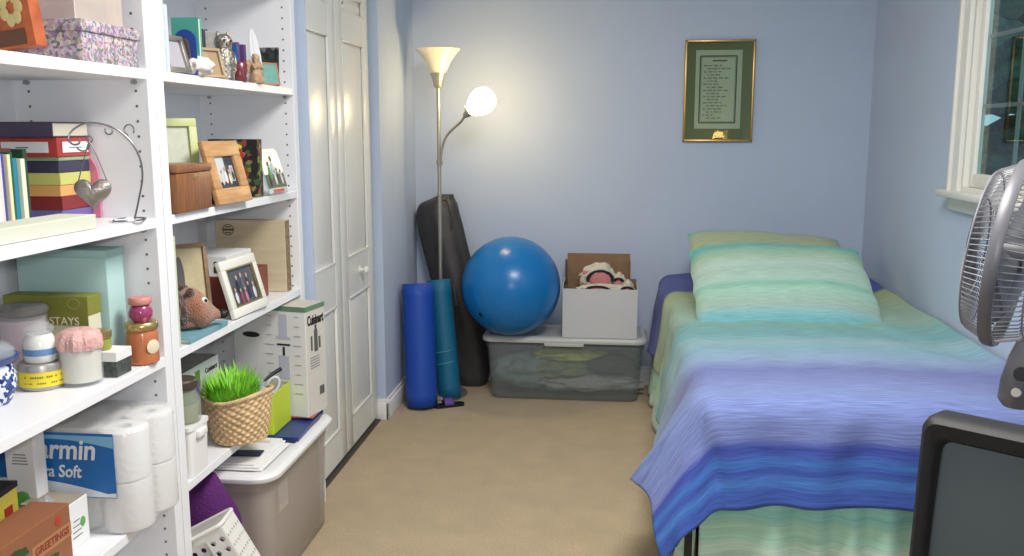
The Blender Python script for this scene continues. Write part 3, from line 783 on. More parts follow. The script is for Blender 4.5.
m_scr = mat('tv_glass', (70, 80, 77), .10, spec=.8)
def scrf(u, v):
    a, e = 2*u-1, 2*v-1
    return (a*(W2-.056)/2, .030-.020*(1-a*a)*(1-.3*e*e)-.008*(1-e*e), cz+.005+e*(H2-.082)/2)
b = MB(); b.surf(scrf, 30, 24); b.build('screen', m_scr, tv)
b = MB(); b.box((0, .15, .008), (.50, .28, .016), bev=.004); b.build('foot', m_tv, tv)

# ------------------------------------------------------------------ things behind the camera that the picture glass mirrors
ch = thing('nightstand', 'white nightstand behind the camera carrying a small table lamp', 'nightstand', (1.08, -1.18, 0))
b = MB(); b.box((0, 0, .5), (.42, .40, .84), bev=.006); b.build('body', m_trim, ch)
for k in range(3):
    b = MB(); b.box((0, .206, .24+k*.26), (.37, .014, .23), bev=.004); dr = b.build('drawer', m_trim, ch)
    b = MB(); b.lathe([(0, .03), (.014, .028), (.012, .012), (.006, .0)], 16, M=Matrix.Translation((0, .212, .24+k*.26)) @ Matrix.Rotation(-PI/2, 4, 'X')); b.build('knob', m_steel, dr)
b = MB()
for sx in (-.18, .18):
    for sy in (-.17, .17): b.box((sx, sy, .04), (.04, .04, .08))
b.build('feet', m_trim, ch)
tl = thing('table_lamp', 'small table lamp with a lit pleated yellow shade, mirrored in the picture glass', 'lamp', (1.215, -1.10, .921))
b = MB(); b.lathe([(0, 0), (.06, 0), (.062, .01), (.02, .03), (.03, .08), (.045, .14), (.03, .2), (.012, .23), (.01, .30), (0, .30)], 28); b.build('base', m_gold, tl)
b = MB(); prr = [(.072, .33), (.044, .43)]; b.lathe(prr, 60, fn=lambda a, z: 1+.015*math.cos(30*a)); b.build('lamp_shade', mat('lamp_shade_lit', (255, 214, 120), .8, emit=(255, 196, 90), estr=26.0), tl, solid=.002)

# ------------------------------------------------------------------ helpers for shelf goods
def carton(name, label, cat, x0, x1, y0, y1, z0, z1, mats, face=None, bev=.0015, rotz=0, tilt=0, group=None, tilty=0):
    """box-shaped thing; returned object's origin is its base centre"""
    b = MB(); b.box((0, 0, (z1-z0)/2), (x1-x0, y1-y0, z1-z0), bev=bev, face=face)
    o = b.build(name, mats, loc=((x0+x1)/2, (y0+y1)/2, z0), smooth=False); o.rotation_euler = (tilt, tilty, rotz)
    return tag(o, label, cat, group)
def book(label, x0, x1, y0, y1, z0, z1, m, spine='+x', name='book', rot=(0, 0, 0), cat='book', group=None):
    """hardback: boards wrap a recessed paper block; thin axis chosen from the dims"""
    d = [x1-x0, y1-y0, z1-z0]; thin = d.index(min(d)); c = Vector(((x0+x1)/2, (y0+y1)/2, z0))
    t = thing(name, label, cat, c, group=group); t.rotation_euler = rot
    cv = MB(); pg = MB(); th = min(.003, d[thin]*.2); ctr_ = Vector((0, 0, d[2]/2))
    for s in (-1, 1):
        cc = ctr_.copy(); dd = d[:]; cc[thin] += s*(d[thin]/2-th/2); dd[thin] = th; cv.box(cc, dd, bev=.0006, seg=1)
    ax = {'x': 0, 'y': 1, 'z': 2}[spine[1]]; sg = 1 if spine[0] == '+' else -1
    cc = ctr_.copy(); dd = d[:]; cc[ax] += sg*(d[ax]/2-th/2); dd[ax] = th; dd[thin] -= 2*th; cv.box(cc, dd)
    cv.build('cover', m, t, smooth=False)
    dd = [x-.006 for x in d]; dd[thin] = d[thin]-2*th-.0004; cc = ctr_.copy(); cc[ax] -= 0
    if dd[thin] <= 0: dd[thin] = th
    pg.box(cc, dd); pg.build('pages', mat('pages', (222, 214, 192), .9), t, smooth=False)
    return t
def lathe_thing(name, label, cat, x, y, z, parts):
    t = thing(name, label, cat, (x, y, z))
    for (pn, prof, m) in parts:
        b = MB(); b.lathe(prof, 40); b.build(pn, m, t)
    return t
def photo_frame(name, label, c, w, h, bw, m_fr, m_img, rotz=PI/2, lean=-.26, th=.014, cat='picture frame', extra=None, m_mat=None, stand=True):
    """faces local -Y, width local X; rotz=pi/2 makes it face +X"""
    t = thing(name, label, cat, c); t.rotation_euler = (lean, 0, rotz)
    b = MB()
    for (x, z, dx, dz) in ((0, h-bw/2, w, bw), (0, bw/2, w, bw), (-w/2+bw/2, h/2, bw, h-2*bw), (w/2-bw/2, h/2, bw, h-2*bw)): b.box((x, 0, z), (dx, th, dz), bev=.0015)
    b.build('frame', m_fr, t)
    b = MB(); b.box((0, th*.25, h/2), (w-2*bw+.004, .004, h-2*bw+.004)); b.build('photo', m_img, t, smooth=False)
    if stand:
        b = MB(); b.box((0, th/2+.028, h*.35), (w*.25, .003, h*.68), rot=Matrix.Rotation(-lean*1.6 if lean < 0 else .3, 3, 'X')); b.build('easel_back', m_black, t, smooth=False)
    return t
def photo_mat(name, bg, figs, scale=40):
    return cell_mat(name, [bg]*3+figs, scale, .35)
m_clearglass = translucent_mat('jar_glass', (214, 222, 224), .22, .05)
m_goldlid = mat('lid_gold', (196, 168, 104), .3, metal=.8)
m_silver = mat('silver_ornament', (178, 172, 160), .32, metal=.85, noise_amt=.3, nscale=60, bump=.6, bscale=120)

# ---- left bookcase, top visible shelf
m_floral = cell_mat('floral_print', [(176, 160, 176), (150, 130, 160), (120, 140, 130), (178, 168, 190), (190, 150, 150), (96, 118, 104), (206, 190, 170), (150, 104, 160), (196, 180, 196)], 170)
m_marb = mat('marbled_pink', (218, 198, 194), .7, col2=(204, 192, 184), nscale=10)
t = thing('keepsake_box', 'floral printed keepsake box with a rim, underneath the marbled pink box', 'box', (-1.215, 1.905, Z1))
b = MB(); b.box((0, 0, .040), (.262, .226, .080), bev=.003); b.build('body', m_floral, t)
b = MB(); b.box((0, 0, .072), (.272, .236, .024), bev=.003); b.build('lid', m_floral, t)
carton('keepsake_box', 'marbled pink and beige box stacked on the floral keepsake box', 'box', -1.325, -1.105, 1.81, 1.995, Z1+.0855, 1.80, [m_marb, mat('marbled_side', (176, 162, 152), .7, col2=(190, 172, 160), nscale=14)], {'+x': 1})
m_or = mat('orange_print', (204, 96, 40), .6, col2=(150, 62, 30), nscale=14)
o = carton('gift_bag', 'orange gift bag with a pale flower leaning against the floral box', 'gift bag', -1.240, -1.095, 1.66, 1.695, Z1+.010, Z1+.27, [m_or], tilty=-.13)
b = MB()
for k in range(7):
    a = 2*PI*k/7; b.blob((.035+.016*math.cos(a), -.019, .075+.024*math.sin(a)), (.009, .002, .013), 2)
b.build('printed_flower', mat('flower_straw', (196, 178, 110), .7), o)
b = MB(); b.box((.01, -.0185, .02), (.09, .001, .03)); b.build('printed_band', mat('brown_print', (96, 58, 34), .7), o)

# ---- left bookcase, book shelf
cols = [((226, 224, 220), 'white paperback at the left end of the upright row of books'), ((214, 208, 200), 'off-white paperback with a red line beside the white one'), ((70, 72, 170), 'slim blue book in the upright row'), ((222, 216, 170), 'slim cream book in the upright row'),
        ((24, 92, 62), 'dark green book in the upright row'), ((24, 130, 160), 'teal book in the upright row'), ((226, 226, 196), 'ivory book in the upright row'), ((34, 70, 52), 'dark green patterned book at the right end of the upright row')]
th_ = [.020, .016, .012, .010, .012, .018, .014, .013]; y = 1.700
for i, ((c, lb), w) in enumerate(zip(cols, th_)):
    hh = [.150, .158, .158, .156, .160, .148, .146, .166][i]
    book(lb, -1.375, -1.242-.004*(i % 3), y, y+w, Z2, Z2+hh, mat('bk_%d' % i, c, .5), group='books standing in a row on the left bookcase'); y += w+.0008
book('small brown paperback lying on top of the upright row of books', -1.37, -1.26, 1.705, 1.79, Z2+.160, Z2+.168, mat('bk_brown', (104, 60, 52), .5))
st = [('purple', (104, 92, 160), .027, 'lilac purple box at the bottom of the colourful stack'), ('dark_red', (136, 34, 36), .030, 'dark red box second from the bottom of the colourful stack'), ('orange', (224, 160, 84), .025, 'orange box in the colourful stack'), ('yellow', (200, 198, 98), .027, 'yellow box in the colourful stack'),
      ('navy', (58, 56, 84), .026, 'dark navy box in the colourful stack'), ('green', (140, 168, 130), .009, 'thin pale green booklet in the colourful stack')]
z = Z2
for i, (n, c, h, lb) in enumerate(st):
    carton('stationery_box', lb, 'box', -1.360, -1.229+.002*(i % 2), 1.905, 2.024, z, z+h, [mat('st_'+n, c, .5)], group='coloured boxes stacked on the left bookcase', rotz=0); z += h+.0005
rb = carton('stationery_box', 'red box with white label panels near the top of the colourful stack', 'box', -1.370, -1.224, 1.897, 2.024, z, z+.042, [mat('st_red', (190, 52, 48), .5)], group='coloured boxes stacked on the left bookcase')
b = MB(); b.box((-.004, -.0642, .021), (.112, .001, .024)); b.box((.0747, .003, .021), (.001, .10, .024)); b.build('label_panel', m_white, rb, smooth=False)
b = MB(); b.box((-.01, -.0648, .02), (.03, .001, .003)); b.box((.0753, .003, .02), (.001, .05, .002)); b.build('label_line', mat('ink_grey', (110, 110, 112), .7), rb, smooth=False)
z += .043
book('large dark purple book lying on top of the colourful stack', -1.41, -1.225, 1.885, 2.028, z, z+.034, mat('bk_plum', (70, 58, 84), .45), spine='-y')
b = MB(); b.prism([(-.09, 0), (.09, 0)]+[(.09*math.cos(a), .10+.07*math.sin(a)) for a in [PI*k/12 for k in range(13)]], .006); 
tag(b.build('notebook', mat('nb_pink', (220, 120, 150), .6), loc=(-1.30, 2.026, Z2)), 'pink round-topped notebook standing behind the colourful stack', 'notebook')
o = carton('boxed_set', 'flat pale cream box lying along the front of the book shelf', 'box', -1.175, -1.09, 1.50, 1.80, Z2, Z2+.03, [mat('box_cream', (206, 208, 188), .7)], rotz=-.03)
# wire ornament stand with heart
t = thing('ornament_stand', 'curly grey wire stand arching up with scrolls', 'ornament stand', (-1.10, 1.965, Z2))
m_wire = mat('wire_pewter', (130, 130, 136), .35, metal=.8)
b = MB()
def arc(cx, cz, r, a0, a1, n=14, y=0, sx=1): return [(cx+sx*r*math.cos(a0+(a1-a0)*k/n), y, cz+r*math.sin(a0+(a1-a0)*k/n)) for k in range(n+1)]
main = [(.008, 0, .003), (.022, 0, .05), (.034, 0, .10), (.033, -.005, .145), (.016, -.015, .185), (-.015, -.03, .213), (-.055, -.05, .222), (-.085, -.062, .208), (-.096, -.068, .188), (-.088, -.066, .175), (-.076, -.062, .176), (-.074, -.06, .186)]
b.tube(smooth_path(main), .0022, 8)
b.tube([(x, -.008, z) for x, _, z in arc(.014, .206, .012, -.6, 4.4)], .0016, 6); b.tube([(x, -.03, z) for x, _, z in arc(-.022, .205, .009, -3.6, .4)], .0016, 6)
b.tube([(x, -.064, z) for x, _, z in arc(-.066, .176, .016, -2.6, .9)], .0018, 6)
b.build('wire_arch', m_wire, t)
b = MB(); b.tube([(.002+.03*math.cos(2*PI*k/32), -.01+.045*math.sin(2*PI*k/32), .003) for k in range(32)], .0022, 6, closed=True); b.tube([(-.03, -.04, .003), (.008, 0, .003)], .0022, 6); b.build('foot_ring', m_wire, t)
def heart(t_): return (16*math.sin(t_)**3, 13*math.cos(t_)-5*math.cos(2*t_)-2*math.cos(3*t_)-math.cos(4*t_))
hp = [heart(2*PI*k/40) for k in range(40)]
hx = Vector((-1.10-.078, 1.965-.078, Z2+.062))
t = thing('heart_ornament', 'tarnished metal heart hanging on a wire loop from the curly stand', 'ornament', (-1.125, 1.86, Z2+.072), rotz=.35)
b = MB(); sc = .0024
b.loft([[(x*sc*k, yy, z_*sc*k) for x, z_ in hp] for k, yy in ((.3, -.0165), (.7, -.013), (.92, -.006), (1, 0), (.92, .006), (.7, .013), (.3, .0165))]); b.build('heart', mat('pewter', (168, 158, 150), .35, metal=.7, noise_amt=.35, nscale=40, bump=.4, bscale=60), t)
b = MB(); b.tube([(-.028, 0, .024), (-.012, 0, .075), (-.004, 0, .102), (0, 0, .108), (.004, 0, .102), (.014, 0, .075), (.03, 0, .024)], .0013, 6); b.tube([(x, 0, z_) for x, _, z_ in arc(0, .114, .007, 0, 2*PI)], .0013, 6); b.build('wire_loop', m_wire, t)

# ---- left bookcase, candle shelf
m_tb = mat('box_aqua', (168, 206, 202), .6); m_tb2 = mat('box_aqua_lid', (150, 192, 188), .6)
t = thing('gift_box', 'large pale aqua box standing at the back of the candle shelf', 'box', (-1.268, 1.980, Z3))
b = MB(); b.box((0, 0, .13), (.222, .074, .258), bev=.002); b.build('body', m_tb, t)
b = MB(); b.box((0, .0, .264), (.23, .082, .018), bev=.002); b.build('lid', m_tb2, t)
m_ol = mat('box_olive', (128, 132, 40), .6); m_cr2 = mat('box_ivory', (214, 210, 180), .7)
t = thing('candle_box', 'olive and ivory lettered box in front of the pale aqua box', 'box', (-1.268, 1.90, Z3))
b = MB(); b.box((0, 0, .0675), (.2, .05, .135), bev=.0015); b.build('lower_panel', m_cr2, t, smooth=False)
b = MB(); b.box((0, 0, .155), (.204, .054, .044), bev=.0015); b.build('olive_lid', m_ol, t, smooth=False)
b = MB(); b.box((0, -.0262, .125), (.2, .002, .03)); b.build('olive_band', m_ol, t, smooth=False)
words('lettering', 'mainSTAYS', .026, face_my(.018, -.0276, .119), mat('print_ivory', (226, 222, 190), .6), t)
b = MB(); b.tube([(.068+.014*math.cos(2*PI*k/24), -.0277, .160+.012*math.sin(2*PI*k/24)) for k in range(24)], .0007, 5, closed=True); b.build('printed_ring', mat('olive_light', (158, 160, 70), .6), t)

def jar(prof_r, h, wall=.003):
    return [(0, 0), (prof_r-.004, 0), (prof_r, .005), (prof_r, h), (prof_r-wall, h), (prof_r-wall, .008), (0, .006)]
lathe_thing('candle_jar', 'wide dusty pink jar candle with a dark glass lid', 'candle', -1.292, 1.825, Z3,
            [('glass', jar(.05, .145), m_clearglass), ('wax', [(0, .009), (.045, .009), (.045, .135), (0, .135)], mat('wax_rose', (206, 160, 170), .5)), ('lid', [(0, .146), (.052, .146), (.054, .150), (.054, .158), (.045, .166), (0, .168)], mat('lid_smoke', (120, 116, 112), .2))])
t = thing('ginger_jar', 'blue and white flowered china pot with a clear glass lid', 'pot', (-1.243, 1.635, Z3))
m_china = cell_mat('china_print', [(36, 62, 140), (214, 220, 232), (60, 88, 160), (220, 224, 236), (30, 50, 120)], 130, .2)
b = MB(); b.lathe([(0, 0), (.036, 0), (.040, .006), (.050, .03), (.052, .055), (.046, .078), (.043, .082), (.040, .078), (.046, .055), (.03, .012), (0, .01)], 48); b.build('body', m_china, t)
b = MB(); b.lathe([(.043, .080), (.058, .092), (.060, .097), (.056, .098), (.042, .088)], 48); b.build('rim', mat('china_blue', (52, 76, 150), .25), t)
b = MB(); b.lathe([(.052, .097), (.050, .112), (.036, .125), (.012, .130), (.010, .138), (.014, .146), (0, .15), (0, .146), (.008, .128), (.034, .121), (.047, .11), (.049, .099)], 40); b.build('glass_lid', m_clearglass, t)
ty = lathe_thing('candle_tin', 'squat candle tin with a bright yellow label, underneath the small white jar', 'candle', -1.215, 1.765, Z3,
            [('tin', [(0, 0), (.044, 0), (.046, .003), (.046, .052), (.044, .056), (0, .056)], mat('tin_grey', (176, 172, 164), .35, metal=.6)), ('label_band', [(.0465, .008), (.0470, .008), (.0470, .040), (.0465, .040)], mat('label_yellow', (240, 214, 30), .5))])
b = MB(); rnd = random.Random(5)
for k in range(26):
    a = math.radians(-100+k*5.5); r = .0473
    for zz, hh in ((.017, .003), (.030, .004)):
        if rnd.random() < .75: b.box((r*math.cos(a), r*math.sin(a), zz), (.0006, .0030, hh), rot=Matrix.Rotation(a, 3, 'Z'))
b.build('label_print', mat('print_olive', (130, 116, 40), .6), ty, smooth=False)
lathe_thing('candle_jar', 'small white jar candle with a blue label, on the yellow tin', 'candle', -1.215, 1.765, Z3+.057,
            [('glass', [(0, 0), (.030, 0), (.033, .004), (.033, .044), (.026, .056), (.024, .06), (0, .06)], mat('wax_white', (222, 224, 218), .15)), ('label_band', [(.0334, .016), (.0338, .016), (.0338, .030), (.0334, .030)], mat('label_blue', (96, 140, 190), .5)), ('lid', [(0, .061), (.026, .061), (.030, .066), (.030, .072), (.02, .082), (.014, .086), (0, .087)], m_clearglass)])
t = lathe_thing('candle_jar', 'cream jar candle capped with a frilly pink cover', 'candle', -1.147, 1.80, Z3,
            [('glass', jar(.045, .092), m_clearglass), ('wax', [(0, .008), (.041, .008), (.041, .078), (0, .078)], mat('wax_cream', (236, 228, 206), .45))])
b = MB(); b.lathe([(.0462, .078), (.0475, .086), (.046, .10), (.041, .112), (.028, .120), (.0, .122)], 60, fn=lambda a, z: 1+.05*math.sin(9*a)+.03*math.sin(23*a)); b.build('frilly_cover', mat('cover_pink', (232, 178, 170), .8, noise_amt=.2, nscale=60, bump=.5), t)
t = thing('votive_box', 'small black and white printed box beside the orange jar', 'box', (-1.122, 1.875, Z3))
b = MB(); b.box((0, 0, .018), (.062, .062, .036), bev=.001); b.build('base_tray', mat('box_charcoal', (84, 92, 88), .6, noise_amt=.6, nscale=90), t, smooth=False)
b = MB(); b.box((0, 0, .047), (.066, .066, .022), bev=.001); b.build('white_sleeve', m_white, t, smooth=False)
lathe_thing('candle_jar', 'tiny olive green jar candle on the small printed box', 'candle', -1.136, 1.868, Z3+.059,
            [('glass', [(0, 0), (.018, 0), (.02, .003), (.02, .025), (0, .026)], mat('wax_olive', (148, 160, 56), .3)), ('lid', [(0, .027), (.021, .027), (.022, .030), (.022, .042), (.018, .045), (0, .045)], m_goldlid)])
t = lathe_thing('candle_jar', 'orange jar candle with a gold screw lid near the end of the shelf', 'candle', -1.100, 1.978, Z3,
            [('glass', [(0, 0), (.032, 0), (.036, .004), (.036, .072), (.032, .082), (0, .082)], mat('wax_orange', (200, 112, 66), .18, noise_amt=.2, nscale=30)), ('lid', [(0, .083), (.036, .083), (.038, .086), (.038, .096), (.035, .100), (0, .100)], m_goldlid)])
b = MB(); b.lathe([(0, .0005), (.016, .0005), (.017, 0), (0, -.0005)], 24, M=Matrix.Translation((.0335, -.0145, .043)) @ Vector((0, 0, 1)).rotation_difference(Vector((.92, -.4, 0))).to_matrix().to_4x4()); b.build('round_label', mat('label_cream', (222, 206, 170), .7), t)
lathe_thing('candle_jar', 'small magenta jar candle with a pink lid on top of the orange jar', 'candle', -1.100, 1.978, Z3+.101,
            [('glass', [(0, 0), (.018, 0), (.026, .012), (.027, .024), (.022, .036), (.018, .040), (0, .040)], mat('wax_magenta', (160, 56, 104), .18)), ('lid', [(0, .041), (.024, .041), (.026, .044), (.026, .054), (.023, .058), (0, .058)], mat('lid_pink', (206, 128, 120), .5))])

# ---- left bookcase, lower shelf
tp = thing('toilet_paper_pack', 'wrapped pack of white toilet rolls with a blue label on the lowest visible shelf', 'toilet paper', (-1.205, 1.917, Z4))
m_tp = mat('tissue_white', (232, 230, 226), .85, bump=.3, bscale=90)
rp = [(.018, .0), (.050, .0), (.0545, .003), (.055, .02), (.055, .10), (.0545, .115), (.050, .118), (.018, .118), (.018, .06), (.018, 0)]
me0 = None
for ix in range(3):
    for iy in range(2):
        for iz in range(2):
            if me0 is None:
                b = MB(); b.lathe(rp, 36); o = b.build('roll', m_tp, tp); me0 = o.data
            else:
                o = bpy.data.objects.new('roll', me0); COL.objects.link(o); o.parent = tp
            o.location = (-.11+ix*.11, -.056+iy*.112, iz*.119+.001)
# clear film over the pack
m_film = translucent_mat('plastic_film', (236, 238, 240), .38, .18)
b = MB()
ring = []
for (cx, cy, a0, a1) in ((.11, .056, -50, 90), (-.11, .056, 90, 180), (-.11, -.056, 180, 270), (.11, -.056, 270, 395)):
    for k in range(9):
        a = math.radians(a0+(a1-a0)*k/8); ring.append((cx+.0575*math.cos(a), cy+.0575*math.sin(a)))
b.loft([[(x*.98, y_*.97, .0005) for x, y_ in ring], [(x, y_, .01) for x, y_ in ring], [(x, y_, .23) for x, y_ in ring], [(x*.96, y_*.92, .246) for x, y_ in ring], [(x*.7, y_*.6, .249) for x, y_ in ring]]); b.build('film', m_film, tp)
yl = -.1150
b = MB(); b.box((-.025, yl, .163), (.285, .0012, .150)); lab = b.build('label', mat('label_royal', (20, 110, 196), .45), tp, smooth=False)
b = MB(); b.prism([(-.167, .09), (.1165, .09), (.1165, .10)]+[(.1165-.2835*k/14, .093+.035*math.sin(PI*(k/14)*.62)) for k in range(1, 15)], .0008, off=yl-.0012)
b.build('label_swoosh', mat('label_white', (226, 232, 238), .5), lab, smooth=False)
b = MB(); b.prism([(-.167, .232), (.1165, .232), (.1165, .205)]+[(.1165-.2835*k/14, .205+.018*math.sin(PI*(k/14))-.018*k/14*.0) for k in range(1, 14)]+[(-.167, .215)], .0008, off=yl-.0012); b.build('label_sky_band', mat('label_sky', (120, 190, 232), .5), lab, smooth=False)
words('lettering', 'Charmin', .066, face_my(-.030, yl-.0024, .198), mat('label_white', (226, 232, 238), .5), lab, bold=.0012, shear=.15, sx=.9)
words('lettering', 'Ultra Soft', .040, face_my(-.030, yl-.0024, .147), mat('label_white', (226, 232, 238), .5), lab, bold=.0006, shear=.15, sx=.85)
b = MB()
for k in range(3): b.box((-.07, yl-.0026, .077-k*.011), (.07-.01*k, .0008, .003))
b.build('small_print', mat('ink_blue', (80, 120, 190), .6), lab, smooth=False)

def leafcarton(lb, x0, x1, y0, y1, z1):
    o = carton('soap_carton', lb, 'carton', x0, x1, y0, y1, Z4, z1, [m_white], group='white cartons with green leaves')
    b = MB(); w = (x1-x0); h = z1-Z4
    for (cx, cz, r) in ((0, h*.42, .018), (-.014, h*.36, .014), (.014, h*.38, .012)): b.blob((cx, -(y1-y0)/2-.0008, cz), (r, .0012, r*.8), 2, .3, 3)
    b.build('printed_leaf', mat('leaf_print', (86, 170, 60), .6), o)
    b = MB(); 
    for k in range(4): b.box((.0, -(y1-y0)/2-.0008, h*.72+k*.007), (w*.55-k*.003, .0008, .002))
    b.build('printed_lines', mat('ink_grey', (110, 110, 112), .7), o, smooth=False)
leafcarton('white carton with a printed green leaf at the left edge of the frame', -1.365, -1.316, 1.70, 1.735, .70)
leafcarton('white carton with a printed green leaf, between the toilet paper and the yellow packet', -1.306, -1.238, 1.745, 1.785, .722)
o = carton('soap_carton', 'greige-topped white carton with a small green leaf in front of the toilet paper label', 'carton', -1.258, -1.148, 1.715, 1.785, Z4, .572, [m_white, mat('card_greige', (160, 146, 128), .8)], {'+z': 1, '-y': 0})
b = MB(); b.box((0, -.0357, .088), (.108, .001, .032)); b.build('greige_band', mat('card_greige', (160, 146, 128), .8), o, smooth=False)
b = MB(); b.blob((.0553, .012, .05), (.001, .010, .012), 2); b.blob((.04, -.0358, .045), (.008, .001, .012), 2); b.blob((.034, -.0358, .05), (.006, .001, .008), 2); b.build('printed_leaf', mat('leaf_print', (86, 170, 60), .6), o)
b = MB(); [b.box((.0553, -.01, .025+k*.012), (.001, .035-k*.004, .002)) for k in range(4)]; b.build('printed_lines', mat('ink_grey', (110, 110, 112), .7), o, smooth=False)
t = thing('greeting_card_box', 'brown GREETINGS card box with a printed red flower', 'box', (-1.175, 1.575, Z4))
b = MB(); b.box((0, 0, .061), (.085, .24, .122), bev=.0015); gb = b.build('body', mat('card_rust', (150, 88, 52), .75), t, smooth=False)
words('lettering', 'GREETINGS', .022, face_px(.0432, .055, .066), mat('print_red', (150, 40, 30), .6), t, bold=.0006)
b = MB(); b.box((.0428, .055, .066), (.0006, .13, .030)); b.build('lettering_panel', mat('panel_tan', (172, 120, 70), .7), t, smooth=False)
b = MB(); b.blob((.043, -.055, .050), (.001, .02, .018), 3, .3, 4); b.blob((.043, .078, .100), (.001, .010, .010), 3, .3, 4); b.build('printed_flower', mat('print_scarlet', (190, 50, 34), .6), t)
for c_, r_ in (((.0428, -.06, .085), (.0012, .035, .012)), ((.0428, -.09, .04), (.0012, .012, .022)), ((.0428, .04, .03), (.0012, .03, .008))):
    b = MB(); b.blob(c_, r_, 4, .5, 4); b.build('printed_holly', mat('print_holly', (40, 74, 34), .6), t)
o = carton('packet', 'yellow and black packet standing in the brown card box row', 'packet', -1.290, -1.240, 1.575, 1.69, Z4, .632, [mat('packet_yellow', (226, 204, 60), .5)], rotz=.1)
b = MB(); b.box((0, 0, .161), (.051, .121, .012)); b.build('black_top', m_black, o, smooth=False)
b = MB(); b.box((.0255, .02, .10), (.001, .03, .05)); b.build('red_patch', mat('print_scarlet', (190, 50, 34), .6), o, smooth=False)
o = carton('price_card', 'small white card with a barcode behind the brown card box', 'card', -1.255, -1.23, 1.46, 1.56, Z4, .60, [m_white])
b = MB(); [b.box((.0128, -.03+k*.0045, .115), (.0006, .002+.001*(k % 3 == 0), .02)) for k in range(12)]; b.build('barcode', m_black, o, smooth=False)
b = MB(); b.blob((0, 0, .058), (.026, .028, .056), 4, .45, 3.5); tag(b.build('cellophane_bag', translucent_mat('cellophane', (200, 208, 222), .35, .1), loc=(-1.205, 1.72, Z4)), 'crumpled clear cellophane bag behind the brown card box', 'bag')

# ---- right bookcase, top visible shelf
gA = 'books and cards on the top shelf of the right bookcase'
book('tall white book at the left end of the ornament shelf', -1.25, -1.079, 2.115, 2.137, Z1, Z1+.19, mat('bk_ivory', (214, 214, 208), .5), group=gA)
book('pale blue-white book beside the tall white one', -1.25, -1.082, 2.145, 2.163, Z1, Z1+.16, mat('bk_pale', (196, 208, 220), .5), group=gA)
photo_frame('photo_frame', 'silver-edged frame seen edge-on at the left of the ornament shelf', (-1.085, 2.215, Z1+.002), .085, .095, .012, mat('frame_silver', (176, 172, 160), .3, metal=.8), mat('photo_pale', (170, 166, 176), .4), rotz=PI/2-.25, lean=-.3)
book('teal green book with a salmon edge standing behind the owl', -1.155, -1.080, 2.325, 2.343, Z1, Z1+.150, mat('bk_seagreen', (70, 170, 150), .5), spine='-x', group=gA)
b = MB(); b.prism([(-.03, 0), (.03, 0), (.03, .075)]+[(.03*math.cos(a), .085+.03*math.sin(a)) for a in [PI*k/10 for k in range(11)]]+[(-.03, .075)], .004)
o = tag(b.build('icon_card', mat('card_navy', (34, 70, 160), .5), loc=(-1.100, 2.285, Z1+.02)), 'dark blue arched icon card behind the shell', 'card'); o.location.z = Z1
b = MB(); b.blob((0, -.0022, .05), (.015, .002, .045), 3); b.build('painted_figure', mat('icon_brown', (84, 66, 62), .6), o)
photo_frame('photo_frame', 'tan photo frame with an orange figure left of the silver owl', (-1.115, 2.43, Z1+.002), .13, .085, .008, wood_mat('frame_tan', (166, 138, 104), (188, 160, 126), 'X'), cell_mat('photo_tan', [(170, 140, 104), (176, 146, 110), (166, 136, 98), (200, 120, 84)], 20), rotz=PI/2-.5, lean=-.3)
b = MB(); b.blob((0, 0, .024), (.030, .058, .026), 4, .25, 2.2); tag(b.build('seashell', mat('shell_white', (222, 214, 206), .6, bump=.6, bscale=60), loc=(-1.083, 2.325, Z1)), 'lumpy white seashell lying at the front of the ornament shelf', 'seashell')
# owl
owl = thing('owl_statuette', 'silver owl statuette on the ornament shelf', 'statuette', (-1.10, 2.52, Z1), rotz=PI/2-.7)
b = MB(); b.lathe([(0, 0), (.026, 0), (.028, .006), (.027, .012), (.030, .03), (.031, .055), (.026, .078), (.021, .086), (.024, .096), (.025, .108), (.020, .120), (.010, .126), (0, .127)], 32, fn=lambda a, z: 1+.04*math.sin(a*9+z*300))
b.blob((-.015, 0, .124), (.006, .006, .010), 2); b.blob((.015, 0, .124), (.006, .006, .010), 2); b.build('body', m_silver, owl)
for s_ in (-1, 1):
    b = MB(); b.blob((s_*.027, .0, .048), (.008, .018, .032), 3, .2, 5); b.build('wing', m_silver, owl)
    b = MB(); b.blob((s_*.010, -.022, .108), (.008, .004, .008), 2); e_ = b.build('eye', m_silver, owl)
    b = MB(); b.blob((s_*.010, -.026, .108), (.0035, .002, .0035), 2); b.build('pupil', m_black, e_)
b = MB(); b.blob((0, -.026, .099), (.003, .004, .006), 2); b.build('beak', m_silver, owl)
book('white card printed with grey lines, behind the owl', -1.205, -1.125, 2.60, 2.612, Z1, Z1+.14, mat('card_sketch', (206, 202, 190), .6, col2=(170, 168, 156), nscale=40), group=gA, cat='card', name='greeting_card')
book('small dark book standing right of the teal green book', -1.22, -1.13, 2.46, 2.474, Z1, Z1+.135, mat('bk_char', (66, 62, 66), .5), group=gA)
book('small blue book with a red spine right of the owl', -1.20, -1.105, 2.625, 2.643, Z1, Z1+.112, mat('bk_cobalt', (36, 86, 160), .5), group=gA)
book('small red book behind the blue one', -1.20, -1.112, 2.648, 2.663, Z1, Z1+.117, mat('bk_scarlet', (180, 44, 50), .5), group=gA)
book('small purple book next to the beige figurine', -1.19, -1.100, 2.668, 2.683, Z1, Z1+.112, mat('bk_violet', (90, 62, 120), .5), group=gA)
lathe_thing('votive_glass', 'dark red candle glass in front of the small coloured books', 'candle', -1.088, 2.60, Z1, [('glass', [(0, 0), (.018, 0), (.02, .004), (.022, .05), (.018, .056), (0, .056)], mat('glass_ruby', (120, 50, 56), .2))])
